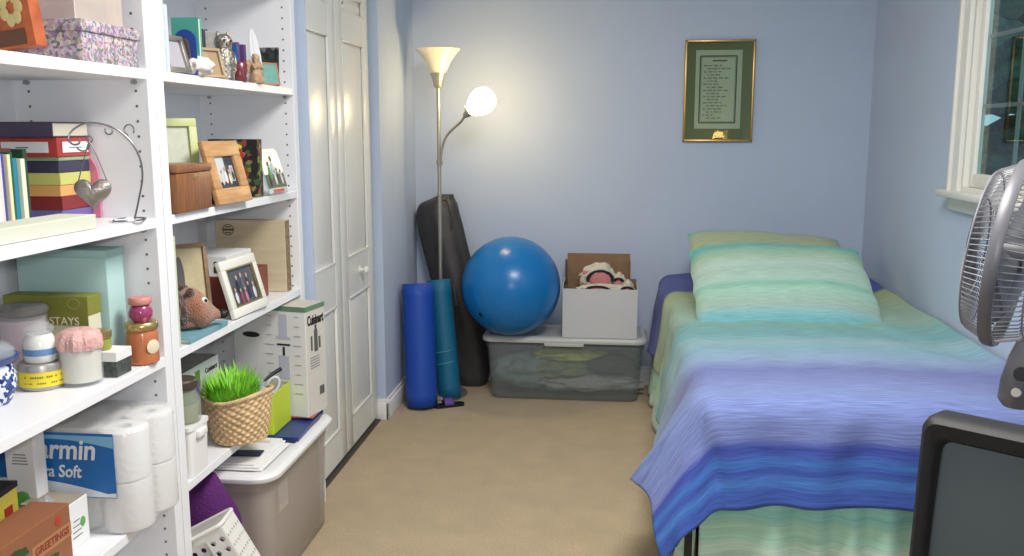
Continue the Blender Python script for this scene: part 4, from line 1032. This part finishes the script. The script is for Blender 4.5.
# beige angel figurine
fg = thing('figurine', 'beige carved angel figurine on the ornament shelf', 'figurine', (-1.085, 2.715, Z1), rotz=PI/2-.5)
m_bei = mat('figurine_beige', (196, 160, 120), .6, noise_amt=.35, nscale=60, bump=.8, bscale=90)
b = MB(); b.lathe([(0, 0), (.022, 0), (.024, .006), (.021, .02), (.017, .045), (.014, .056), (.009, .062), (.011, .070), (.012, .078), (.008, .087), (0, .089)], 24, fn=lambda a, z: 1+.06*math.sin(a*7)); b.build('body', m_bei, fg)
for s_ in (-1, 1):
    b = MB(); b.blob((s_*.018, .008, .05), (.012, .004, .022), 3, .2, 5); b.build('wing', m_bei, fg)
    b = MB(); b.tube([(s_*.014, -.004, .055), (s_*.015, -.014, .045), (s_*.004, -.02, .047)], [.005, .0045, .003], 8); b.build('arm', m_bei, fg)
# feather
b = MB()
def feat(u, v): 
    w = .016*math.sin(PI*min(1, .12+v*.88))**.6; a = (u-.5)*2
    return (a*w*.9-.02*v, a*w*.5, .16*v+.004*abs(a))
b.surf(feat, 8, 24); b.tube([(-.02*v, 0, .16*v) for v in [k/10 for k in range(11)]], .0012, 5)
tag(b.build('feather', mat('feather_white', (226, 226, 230), .9), loc=(-1.105, 2.79, Z1+.01), solid=.0012), 'upright white feather rising behind the beige figurine', 'feather')
o = carton('art_print', 'dark patterned picture card leaning at the right end of the ornament shelf', 'picture', -1.178, -1.085, 2.900, 2.908, Z1, Z1+.125, [cell_mat('dark_print', [(28, 32, 34), (40, 60, 50), (24, 24, 28), (110, 110, 104), (30, 42, 50)], 60)], tilt=-.1)
photo_frame('photo_frame', 'small teal card with an orange border in front of the dark picture card', (-1.088, 2.835, Z1+.001), .085, .072, .005, mat('border_orange', (196, 120, 84), .6), mat('card_teal', (112, 170, 160), .6, noise_amt=.15, nscale=60), rotz=PI/2-.5, lean=-.2, th=.005)

# ---- right bookcase, photo shelf
m_box = wood_mat('box_walnut', (120, 72, 38), (156, 98, 56), 'Z', 12, .35)
t = thing('wooden_box', 'brown wooden box with a lid at the left of the photo shelf', 'box', (-1.130, 2.222, Z2))
b = MB(); b.box((0, 0, .05), (.132, .19, .098), bev=.003); b.build('body', m_box, t)
b = MB(); b.box((0, 0, .110), (.138, .196, .020), bev=.004); b.build('lid', m_box, t)
b = MB(); b.box((.0665, 0, .088), (.002, .016, .014), bev=.0005); b.build('clasp', m_goldlid, t)
photo_frame('photo_frame', 'lime green frame with a pale printed card behind the wooden box', (-1.185, 2.335, Z2+.004), .17, .235, .022, mat('frame_lime', (190, 200, 130), .5), mat('card_sage', (196, 202, 178), .7, noise_amt=.08, nscale=50), rotz=PI/2-.75, lean=-.12)
book('pink book between the left bookcase side and the lime frame', -1.30, -1.115, 2.1145, 2.124, Z2, Z2+.185, mat('bk_pink', (206, 160, 190), .5))
book('small olive book beside the pink one', -1.36, -1.21, 2.150, 2.166, Z2, Z2+.215, mat('bk_olive', (150, 156, 60), .5))
m_fw = wood_mat('frame_oak', (182, 128, 74), (206, 156, 100), 'X', 12, .4)
fr1 = photo_frame('photo_frame', 'wide oak photo frame holding a family snapshot on the photo shelf', (-1.060, 2.455, Z2+.002), .205, .178, .044, m_fw, mat('photo_dark', (52, 54, 66), .3), rotz=PI/2-.05, lean=-.25)
def people(parent, pts, y=-.0005, dims=None, k=1.0):
    """small printed figures on a photograph"""
    for i, (x, z, s_, cs, chd) in enumerate(pts):
        b = MB(); b.blob((x, y, z), (.0075*s_, .0012, .016*s_), 2); b.build('printed_figure', mat('ph_%d_%d_%d' % cs, cs, .5), parent)
        b = MB(); b.blob((x, y-.0004, z+.022*s_), (.0048*s_, .0012, .006*s_), 2); b.build('printed_face', mat('ph_%d_%d_%d' % chd, chd, .5), parent)
sk_ = (196, 150, 124); sk2 = (120, 84, 64)
ph = [c for c in fr1.children if c.name.startswith('photo')][0]
b = MB(); b.box((-.03, .001, .10), (.06, .001, .075)); b.box((.035, .001, .085), (.02, .001, .045)); b.build('printed_window', mat('ph_pale', (190, 200, 206), .4), ph, smooth=False)
people(ph, [(-.03, .070, 1.0, (206, 196, 200), sk_), (-.008, .074, 1.1, (220, 214, 210), sk_), (.014, .070, 1.0, (224, 206, 160), sk_), (.035, .078, .9, (60, 70, 60), sk_)])
# floral black frame/album behind
o = carton('album', 'black album with a red and yellow flower pattern at the back of the photo shelf', 'album', -1.245, -1.085, 2.70, 2.735, Z2, Z2+.178, [cell_mat('floral_black', [(22, 22, 26), (28, 40, 30), (24, 22, 26), (26, 30, 26), (60, 90, 50), (120, 130, 60), (30, 26, 28), (150, 60, 50)], 75)])
b = MB()
for k in range(7):
    a = 2*PI*k/7; b.blob((.01+.02*math.cos(a), -.0185, .13+.018*math.sin(a)), (.009, .002, .009), 2)
b.build('red_flower', mat('print_scarlet', (190, 50, 34), .6), o)
b = MB(); b.blob((.01, -.019, .155), (.02, .002, .009), 3, .3); b.build('yellow_flower', mat('print_yellow', (222, 210, 60), .6), o)
t = thing('photo_frame', 'clear upright photo holder with a family group outdoors and a red strip', 'picture frame', (-1.072, 2.835, Z2+.004)); t.scale = (.92, 1, .90); t.rotation_euler = (-.27, 0, PI/2)
b = MB(); b.box((0, 0, .0825), (.175, .003, .160)); ph2 = b.build('photo', mat('photo_sky', (160, 196, 200), .25), t, smooth=False)
b = MB(); b.box((0, .0025, .0825), (.182, .002, .168)); b.box((0, -.014, .0015), (.182, .035, .003)); b.build('holder', m_clearglass, t, smooth=False)
b = MB(); b.box((0, -.0015, .045), (.174, .002, .05)); b.build('printed_ground', mat('ph_ground', (70, 80, 66), .5), ph2, smooth=False)
b = MB(); b.box((.0, -.0017, .008), (.10, .003, .013)); b.build('red_strip', mat('print_red2', (196, 44, 48), .5), ph2, smooth=False)
people(ph2, [(-.035, .075, 1.5, (60, 150, 70), sk2), (.0, .085, 1.9, (170, 190, 196), sk2), (.0, .050, 1.3, (200, 206, 210), sk2), (.028, .055, 1.4, (60, 56, 60), sk2), (.058, .05, 1.3, (190, 200, 206), sk2), (-.05, .045, 1.1, (50, 54, 60), sk2)], y=-.003)

# ---- right bookcase, plush shelf
t = carton('keepsake_box', 'big tan wooden-look box with a round stamp leaning on the right side panel', 'box', -1.34, -1.095, 2.93, 2.975, Z3, Z3+.245, [wood_mat('box_tan', (196, 178, 142), (212, 196, 160), 'X', 5, .7), mat('box_tan_edge', (160, 132, 96), .8, noise_amt=.5, nscale=120)], {'+x': 1})
b = MB(); b.tube([(-.077+.019*math.cos(2*PI*k/32), -.0232, .212+.018*math.sin(2*PI*k/32)) for k in range(32)], .0012, 5, closed=True)
b.box((-.077, -.0232, .212), (.04, .001, .006)); b.box((-.077, -.0232, .222), (.02, .001, .003)); b.box((-.077, -.0232, .202), (.02, .001, .003)); b.build('round_stamp', mat('stamp_ink', (84, 64, 48), .8), t)
carton('keepsake_box', 'rust red box behind the white family photo frame', 'box', -1.34, -1.135, 2.585, 2.865, Z3, Z3+.105, [mat('box_rust', (128, 44, 34), .5), mat('box_rust_side', (140, 74, 52), .6)], {'+x': 1})
o = carton('card_carton', 'white carton with tiny red figures on top of the rust red box', 'carton', -1.315, -1.155, 2.59, 2.78, Z3+.1055, Z3+.170, [m_white])
for k in range(4):
    b = MB(); b.box((-.06+k*.035, -.0958, .022), (.012, .001, .020)); b.blob((-.06+k*.035, -.0958, .042), (.006, .001, .006), 2); b.build('printed_figure', mat('fig_%d' % (k % 2), ((180, 52, 44), (70, 52, 50))[k % 2], .6), o, smooth=False)
fr2 = photo_frame('photo_frame', 'white photo frame with a gold inner edge holding a family group', (-1.078, 2.575, Z3+.002), .225, .172, .028, mat('frame_white', (226, 224, 214), .4), mat('photo_dusk', (78, 84, 96), .3), rotz=PI/2-.06, lean=-.27)
ph = [c for c in fr2.children if c.name.startswith('photo')][0]
b = MB()
for (x, z_, dx, dz) in ((0, .030, .173, .005), (0, .142, .173, .005), (-.084, .086, .005, .112), (.084, .086, .005, .112)): b.box((x, -.004, z_), (dx, .006, dz))
b.build('gold_fillet', m_goldlid, fr2, smooth=False)
people(ph, [(-.055, .055, 1.1, (216, 216, 220), sk_), (-.03, .085, 1.3, (40, 44, 60), sk_), (-.025, .050, 1.1, (150, 60, 70), sk_), (.0, .088, 1.3, (90, 96, 110), sk_), (.005, .050, 1.1, (200, 110, 140), sk_), (.03, .06, 1.2, (50, 60, 90), sk_), (.035, .085, 1.2, (66, 60, 66), sk_), (.06, .055, 1.2, (206, 206, 214), sk_)])
fr3 = photo_frame('photo_frame', 'narrow wooden photo frame standing behind the plush hedgehog', (-1.190, 2.425, Z3+.002), .12, .225, .012, wood_mat('frame_brown', (120, 92, 60), (150, 120, 84), 'X', 12, .4), mat('photo_straw', (196, 180, 136), .4, noise_amt=.15, nscale=30), rotz=PI/2-.7, lean=-.12)
ph = [c for c in fr3.children if c.name.startswith('photo')][0]
b = MB(); b.blob((-.025, .0, .13), (.014, .0015, .06), 3); b.blob((-.012, .0, .07), (.018, .0015, .035), 3, .3); b.build('printed_figure', mat('ph_grey', (88, 84, 84), .5), ph)
book('tall pale book with a green edge against the left side panel of the plush shelf', -1.27, -1.082, 2.1145, 2.132, Z3, Z3+.285, mat('bk_mint', (196, 208, 176), .5))
book('flat teal book lying under the plush hedgehog', -1.19, -1.075, 2.165, 2.40, Z3, Z3+.014, mat('bk_teal2', (110, 164, 180), .5))
hg = thing('plush_hedgehog', 'brown plush hedgehog toy with a black nose lying on the flat teal book', 'soft toy', (-1.12, 2.285, Z3+.017), rotz=.75)
m_pl = mat('plush_brown', (186, 116, 78), .95, noise_amt=.25, nscale=40, bump=1.0, bscale=220, sheen=.5); m_pd = mat('plush_dark', (84, 44, 26), .95, bump=1, bscale=220, sheen=.5)
b = MB()
def head(u, v):
    t = v; a = 2*PI*u
    if t < .45: r = .054*math.sqrt(max(0, 1-((.45-t)/.45)**2))
    else: r = .012+.042*(.5+.5*math.cos(PI*(t-.45)/.55))
    if t > .96: r *= (1-t)/.04
    x = -.050+.125*t; z = .060-.05*max(0, t-.3)**1.1
    k = 1+.03*noise.noise(Vector((math.cos(a)*3, math.sin(a)*3, t*6)))
    return (x, r*k*math.cos(a), z+r*k*math.sin(a))
b.surf(head, 40, 40, cu=True); b.blob((-.02, .0, .02), (.04, .035, .02), 3, .1); b.build('head', m_pl, hg)
b = MB(); b.blob((-.045, 0, .055), (.035, .054, .052), 4, .18, 5); b.build('spiny_back', m_pd, hg)
b = MB(); b.blob((.080, 0, .028), (.014, .014, .013), 3); b.build('nose', m_black, hg)
for s_ in (-1, 1):
    b = MB(); b.blob((.018, s_*.040, .078), (.010, .006, .010), 3); ey = b.build('eye', m_white, hg)
    b = MB(); b.blob((.021, s_*.0445, .079), (.005, .003, .0055), 2); b.build('pupil', m_black, ey)
    b = MB(); b.blob((-.016, s_*.034, .102), (.012, .008, .014), 3); b.build('ear', m_pd, hg)

# ---- right bookcase, basket shelf
t = thing('canister', 'white square plastic container with a side lip under the glass jar', 'container', (-1.118, 2.190, Z4))
b = MB(); b.loft([rrect(.080, .10, .012, 0), rrect(.088, .108, .014, .12), rrect(.088, .108, .014, .128)]); b.build('body', m_trim, t)
b = MB(); b.loft([rrect(.094, .114, .014, .1285), rrect(.094, .114, .014, .139)]); b.build('rim', m_trim, t)
b = MB(); b.box((.049, .0, .112), (.012, .05, .02), bev=.004); b.build('side_lip', m_trim, t)
lathe_thing('storage_jar', 'glass jar with a dark lid standing on the white container', 'jar', -1.118, 2.190, Z4+.140,
            [('glass', [(0, 0), (.040, 0), (.046, .006), (.046, .06), (.034, .085), (.034, .09), (0, .09)], translucent_mat('jar_glass_green', (176, 184, 160), .45, .08)), ('contents', [(0, .004), (.036, .004), (.040, .05), (0, .05)], mat('jar_tan', (150, 148, 116), .8)), ('green_fill', [(0, .051), (.038, .051), (.032, .075), (0, .075)], mat('jar_green', (40, 96, 60), .8)), ('lid', [(0, .091), (.038, .091), (.040, .095), (.040, .112), (.036, .116), (0, .116)], mat('lid_dark', (72, 62, 54), .4))])
lathe_thing('candle_pillar', 'purple pillar candle behind the wicker basket', 'candle', -1.165, 2.325, Z4, [('wax', [(0, 0), (.027, 0), (.028, .004), (.027, .21), (.02, .216), (0, .214)], mat('wax_purple', (96, 70, 140), .6)), ('wick', [(0, .21), (.0012, .21), (.0012, .225), (0, .225)], m_black)])
o = carton('appliance_box', 'low white appliance box lettered Cuisinart at the back of the basket shelf', 'box', -1.375, -1.19, 2.345, 2.575, Z4, Z4+.225, [m_white, mat('box_grey_top', (150, 146, 146), .6, noise_amt=.3, nscale=30)], {'+z': 1})
words('lettering', 'Cuisinart', .022, face_px(.0932, .06, .195), m_black, o, bold=.0004)
b = MB(); b.box((.0928, -.03, .185), (.0008, .03, .05)); b.build('green_stripe', mat('print_lime', (110, 160, 60), .6), o, smooth=False)
b = MB(); ringrect(b, .07, .05, .004, -.1158, -.03, .145); ringrect(b, .035, .05, .004, -.1158, .045, .145); b.box((.045, -.1158, .155), (.02, .001, .02)); b.build('printed_appliance', mat('ink_dark', (40, 40, 44), .6), o, smooth=False)
# wicker basket
bk = thing('wicker_basket', 'oval honey-coloured wicker basket on the shelf edge, filled with bright green grass', 'basket', (-1.082, 2.462, Z4))
m_wk = mat('wicker', (224, 188, 136), .6, noise_amt=.3, nscale=60)
def wk(u, v, inner=0):
    a = 2*PI*u; nr = 13; row = v*nr
    rr = .082+.020*v+.004*math.sin(v*PI) - inner*.006
    rr += .0030*math.cos(22*a+PI*math.floor(row))*abs(math.sin(PI*(row % 1)))**.6*(0 if inner else 1) - (0 if inner else .0016*(1-abs(math.sin(PI*(row % 1)))))
    return (rr*.92*math.cos(a), rr*1.06*math.sin(a), .004+.138*v+.010*math.cos(a*2+.6)*v)
b = MB(); b.surf(lambda u, v: wk(u, v), 208, 108, cu=True); b.surf(lambda u, v: wk(u, v, 1), 48, 8, cu=True); b.lathe([(0, .003), (.080, .003), (.080, .009), (0, .009)], 40); b.build('woven_body', m_wk, bk)
b = MB()
for ph_ in (0, PI*2/3, PI*4/3):
    P = []
    for k in range(160):
        a = 2*PI*k/160; rr = .102+.003*math.cos(24*a+ph_); P.append((rr*.92*math.cos(a), rr*1.06*math.sin(a), .144+.010*math.cos(a*2+.6)+.003*math.sin(24*a+ph_)))
    b.tube(P, .0038, 6, closed=True)
b.build('braided_rim', m_wk, bk)
gr = MB(); rnd = random.Random(11)
for k in range(620):
    a = rnd.uniform(0, 2*PI); r = rnd.random()**.5; bx, by = -.012+r*.058*math.cos(a), -.022+r*.062*math.sin(a)
    h = rnd.uniform(.065, .105)+.030*(by+.05)/.1; lean = rnd.uniform(.0, .035)+.02*r; la = a+rnd.uniform(-.8, .8); w = .0034
    p0 = Vector((bx, by, .09)); p1 = p0+Vector((lean*.4*math.cos(la), lean*.4*math.sin(la), h*.6)); p2 = p0+Vector((lean*math.cos(la), lean*math.sin(la), h))
    sd = Vector((math.sin(la), -math.cos(la), 0))*w; nn = Vector((math.cos(la), math.sin(la), 0))*w*.4
    v = [gr.bm.verts.new(q) for q in (p0+sd, p0-sd, p1-sd, p1+sd, p1+nn)]; tip = gr.bm.verts.new(p2)
    gr.bm.faces.new((v[0], v[1], v[2], v[3])); gr.bm.faces.new((v[3], v[2], tip)); gr.bm.faces.new((v[0], v[3], v[4])); gr.bm.faces.new((v[3], tip, v[4]))
gr.blob((-.012, -.02, .095), (.062, .066, .03), 3, .2)
g_ = tag(gr.build('grass_tuft', mat('grass_lime', (150, 240, 50), .6, noise_amt=.35, nscale=30), loc=(-1.082, 2.462, Z4), smooth=False), 'bright lime green artificial grass tuft filling the wicker basket', 'grass')
pt = thing('pitcher', 'small pale grey pitcher with a loop handle standing in the wicker basket', 'pitcher', (-1.052, 2.515, Z4+.095), rotz=.5); pt.rotation_euler = (-.15, .25, .4)
m_pit = mat('pitcher_grey', (188, 196, 196), .35)
b = MB(); b.lathe([(0, 0), (.018, 0), (.020, .004), (.021, .06), (.023, .066), (.020, .066), (.018, .06), (.016, .01), (0, .008)], 24); b.build('body', m_pit, pt)
b = MB(); b.tube(smooth_path([(.018, 0, .05), (.030, 0, .075), (.046, 0, .082), (.056, 0, .068), (.052, 0, .045), (.036, 0, .03), (.02, 0, .02)]), .0045, 10); b.build('handle', m_pit, pt)
t = thing('whisk', 'small tool with a black handle sticking out of the wicker basket', 'utensil', (-1.045, 2.52, Z4+.12)); 
b = MB(); b.tube([(-.02, 0, -.06), (.012, .02, .035)], .002, 8); b.build('shaft', m_steel, t)
b = MB(); b.tube([(.012, .02, .035), (.028, .05, .048), (.042, .08, .056)], [.004, .006, .0065], 10); b.build('grip', m_black, t)
t = thing('glass_tray', 'pale glass dish leaning inside the basket in front of the pitcher', 'dish', (-1.030, 2.47, Z4+.115), rotz=.9)
b = MB(); b.box((0, 0, .012), (.07, .045, .004), bev=.001, rot=Matrix.Rotation(-.7, 3, 'Y')); b.build('dish', m_pit, t)

# ---- things on and in the storage bin by the bookcase
m_brown_pl = translucent_mat('brown_plastic', (206, 194, 184), .42)
t = bin_('storage_bin', 'clear brownish storage bin with a white lid pushed under the basket shelf', -1.118, 2.675, .29, .575, .385, .05, m_brown_pl, mat('lid_white', (222, 222, 224), .35), lidover=.022, lidth=.024, r=.06)
b = MB(); b.box((.1395, -.16, .27), (.001, .075, .085)); b.build('paper_label', mat('tape_grey', (190, 190, 182), .6), t, smooth=False)
carton('filing_carton', 'brown carton filling the clear bin with the white lid', 'carton', -1.235, -1.005, 2.43, 2.93, .008, .33, [mat('carton_brown', (150, 118, 96), .8, noise_amt=.12, nscale=12)])
for i, (x0, x1, y0, y1, lb) in enumerate(((-1.243, -.998, 2.405, 2.640, 'bottom white sheaf of papers on the white bin lid'), (-1.236, -1.012, 2.41, 2.645, 'middle white sheaf of papers on the white bin lid'), (-1.23, -1.026, 2.42, 2.65, 'top white sheaf of papers with faint red print on the white bin lid'))):
    o = carton('paper_stack', lb, 'papers', x0, x1, y0, y1, .386+i*.0055, .3908+i*.0055, [m_white], rotz=[0, .02, -.01][i], group='papers on the white bin lid')
b = MB(); [b.box((.04, .07+k*.012, .0053), (.07, .003, .0006)) for k in range(2)]; b.build('red_print', mat('print_faint_red', (206, 140, 136), .7), o, smooth=False)
carton('notebook', 'small navy notebook lying on the white papers', 'notebook', -1.135, -1.035, 2.475, 2.525, .403, .406, [mat('navy', (26, 38, 92), .5)], rotz=.1)
fo = carton('folder', 'blue plastic folder on the white bin lid under the boxes', 'folder', -1.22, -.985, 2.66, 2.95, .386, .400, [mat('folder_blue', (24, 52, 130), .3)], rotz=.04)
carton('booklet', 'orange-red booklet between the blue folder and the tall appliance box', 'booklet', -1.20, -.99, 2.84, 2.985, .4045, .410, [mat('booklet_orange', (196, 84, 52), .5)])
cz_ = carton('appliance_box', 'tall white appliance box lettered Cuisinart with a green top edge, on the white-lidded bin', 'box', -1.265, -.985, 2.8565, 2.9835, .4105, .790, [m_white, mat('box_top_tan', (196, 190, 176), .7), mat('box_side_warm', (206, 200, 190), .7)], {'+z': 1, '+x': 2}, rotz=-.20)
b = MB(); b.box((0, -.0640, .371), (.28, .001, .017)); b.box((.1405, 0, .371), (.001, .127, .017)); b.build('green_band', mat('band_green', (96, 134, 104), .6), cz_, smooth=False)
words('lettering', 'Cuisinart', .046, face_px(.1412, .0, .328), m_black, cz_, bold=.0012, sx=.62)
for (y_, z_, dy, dz) in ((.0, .255, .022, .075), (-.028, .25, .010, .05), (.024, .245, .012, .04), (.0, .30, .012, .02), (.03, .075, .03, .03)):
    b = MB(); b.box((.1408, y_, z_), (.001, dy, dz)); b.build('printed_blender', mat('ink_soft', (90, 90, 92), .6), cz_, smooth=False)
b = MB(); 
for k in range(5): b.box((.1408, -.01, .20-k*.009), (.001, .06, .002))
b.build('printed_lines', mat('ink_grey', (110, 110, 112), .7), cz_, smooth=False)
for (z_, dx, dz) in ((.315, .032, .075), (.272, .056, .010), (.17, .04, .08)):
    b = MB(); b.box((.055, -.0640, z_), (dx, .001, dz)); b.build('printed_chopper', mat('ink_lilac', (190, 196, 214), .6), cz_, smooth=False)
b = MB(); b.box((.055, -.0644, .248), (.05, .001, .006)); b.blob((-.07, -.0641, .275), (.034, .001, .010), 3); b.box((.055, -.0644, .225), (.008, .001, .03)); b.build('printed_blade', mat('ink_dark', (40, 40, 44), .6), cz_, smooth=False)
b = MB(); rnd = random.Random(4)
for k in range(9):
    for x_ in (.0, .107): b.box((x_, -.0641, .345-k*.033), (rnd.uniform(.016, .034), .001, .002))
b.build('printed_captions', mat('ink_pale', (150, 150, 154), .7), cz_, smooth=False)
lb_ = carton('carton', 'lime green box in front of the tall appliance box', 'box', -1.145, -1.062, 2.67, 2.83, .402, .535, [mat('box_lime', (200, 222, 24), .5), mat('box_lime_side', (190, 210, 30), .5), mat('box_lime_top', (170, 170, 120), .6, col2=(110, 120, 100), nscale=50)], {'+x': 1, '+z': 2})
b = MB(); b.box((0, -.0805, .09), (.05, .001, .05)); b.build('printed_label', mat('print_greyish', (170, 180, 150), .6), lb_, smooth=False)

# ---- floor of the right bookcase: purple cushion, white basket with holes
b = MB(); b.blob((0, 0, .20), (.095, .065, .205), 5, .16, 1.6)
tag(b.build('cushion', mat('fabric_purple', (92, 24, 108), .85, bump=.4, bscale=150), loc=(-1.125, 2.305, .002)), 'purple fabric cushion stuffed beneath the basket shelf', 'cushion')
wb = thing('plastic_basket', 'white plastic basket full of round holes, tilted beside the purple cushion', 'basket', (-.945, 2.185, .043), rotz=.12)
m_wb = mat('basket_white', (224, 222, 216), .4); m_hole = mat('hole_dark', (40, 34, 70), .8)
W3, H3 = .17, .30
def panel(name, M, w, h, handle):
    """perforated side: solid strips round real holes"""
    b = MB(); nx, nz = 6, 9; 
    cols_ = nx; px_, pz_ = w/nx, (h-.022)/nz
    def addq(pts, off): 
        b.poly([M @ Vector((x, off, z)) for x, z in pts])
    for i in range(nx):
        for j in range(nz):
            cx, cz2 = -w/2+(i+.5)*px_, (j+.5)*pz_; r = min(px_, pz_)*.28
            if handle and j >= nz-2 and i in (2, 3): continue
            n = 12
            sq = []
            for k in range(n):
                a = 2*PI*k/n+PI/12*0; c_, s_ = math.cos(a), math.sin(a); m_ = max(abs(c_), abs(s_)); sq.append((cx+c_/m_*px_/2, cz2+s_/m_*pz_/2))
            # ensure corners
            for k in range(n):
                a0, a1 = 2*PI*k/n, 2*PI*(k+1)/n
                p0 = (cx+r*math.cos(a0), cz2+r*math.sin(a0)); p1 = (cx+r*math.cos(a1), cz2+r*math.sin(a1))
                q0, q1 = sq[k], sq[(k+1) % n]; pts = [p0, q0, q1, p1]
                mid = ((a0+a1)/2); cm = (math.cos(mid), math.sin(mid))
                if (q0[0]-cx)*(q1[0]-cx) > 0 or True:
                    # corner insert
                    if abs(abs(q0[0]-cx)-px_/2) < 1e-6 and abs(abs(q1[1]-cz2)-pz_/2) < 1e-6 and abs(abs(q1[0]-cx)-px_/2) > 1e-6 or abs(abs(q0[1]-cz2)-pz_/2) < 1e-6 and abs(abs(q1[0]-cx)-px_/2) < 1e-6 and abs(abs(q0[0]-cx)-px_/2) > 1e-6:
                        pts = [p0, q0, (cx+math.copysign(px_/2, cm[0]), cz2+math.copysign(pz_/2, cm[1])), q1, p1]
                addq(pts, 0)
    zt = nz*pz_
    addq([(-w/2, zt), (w/2, zt), (w/2, h), (-w/2, h)], 0)
    bmesh.ops.remove_doubles(b.bm, verts=b.bm.verts[:], dist=.0002)
    return b.build(name, m_wb, wb, smooth=False, solid=.004)
Tt = Matrix.Rotation(math.radians(-28), 4, 'Y')
D3 = .10
panel('side_panel', Tt @ Matrix.Translation((0, -D3/2, 0)), W3, H3, True)
panel('side_panel', Tt @ Matrix.Translation((0, D3/2, 0)), W3, H3, False)
panel('end_panel', Tt @ Matrix.Translation((W3/2, 0, 0)) @ Matrix.Rotation(PI/2, 4, 'Z'), D3, H3, False)
panel('end_panel', Tt @ Matrix.Translation((-W3/2, 0, 0)) @ Matrix.Rotation(PI/2, 4, 'Z'), D3, H3, False)
b = MB(); 
rg = [Tt @ Vector(p) for p in rrect(W3+.006, D3+.006, .015, H3)]
b.tube(rg, .006, 8, closed=True); b.build('rim', m_wb, wb)
b = MB(); b.box((0, 0, .003), (W3-.002, D3-.002, .005)); b.build('bottom', m_wb, wb, smooth=False)

# ------------------------------------------------------------------ outside the window
t = thing('tree', 'dim green tree outside the window', 'tree', (3.4, 8.6, -1.2))
b = MB(); b.tube([(0, 0, 0), (.05, 0, 1.5), (0, .05, 2.6)], [.12, .09, .05], 10); b.build('trunk', mat('bark', (70, 58, 46), .9), t)
b = MB(); rnd = random.Random(2)
for k in range(26): b.blob((rnd.uniform(-.8, .8), rnd.uniform(-1.2, 1.4), 2.9+rnd.uniform(-1.2, 1.5)), (.42, .42, .34), 3, .7, 3.5)
b.build('foliage', mat('foliage', (74, 104, 84), .9, col2=(44, 66, 60), nscale=12), t)
b = MB(); b.box((6, 3, -1.25), (8, 14, .1)); struct(b.build('floor_outside', mat('lawn', (60, 80, 60), .95, noise_amt=.4, nscale=6), smooth=False))

# ------------------------------------------------------------------ world, lights, camera
w = bpy.data.worlds.new('World'); S.world = w; w.use_nodes = True
bg = w.node_tree.nodes['Background']; bg.inputs[0].default_value = srgb(110, 165, 172); bg.inputs[1].default_value = 1.5

def light(name, kind, loc, energy, col, **k):
    l = bpy.data.lights.new(name, kind); l.energy = energy; l.color = col
    for a, v in k.items(): setattr(l, a, v)
    o = bpy.data.objects.new(name, l); COL.objects.link(o); o.location = loc; return o
light('table_lamp_bulb', 'POINT', (1.215, -1.10, 1.30), 3, (1.0, .72, .4), shadow_soft_size=.04)
fl = light('camera_flash', 'AREA', (.06, -.02, 1.46), 12, (.96, .98, 1.0), size=.07)
fl.rotation_euler = (math.radians(84), 0, math.radians(4))
cl = light('ceiling_fill', 'AREA', (.2, 1.85, 2.40), 60, (1.0, .97, .93), size=.8)  # added soft fill out of view, no known fixture; lifts the room's ambient level

f_px = 900.0; t_ = math.atan(148/f_px); psi = math.atan(100/f_px*math.cos(t_))
cd = bpy.data.cameras.new('camera'); cam = bpy.data.objects.new('camera', cd); COL.objects.link(cam)
cd.sensor_width = 36; cd.lens = f_px*36/1024; cd.clip_start = .02
cam.location = (0, 0, 1.37); cam.rotation_euler = (PI/2-t_, 0, psi)
S.camera = cam
S.view_settings.view_transform = 'Standard'; S.view_settings.look = 'None'; S.view_settings.gamma = 1; S.view_settings.exposure = 0.06
S.view_settings.use_curve_mapping = False
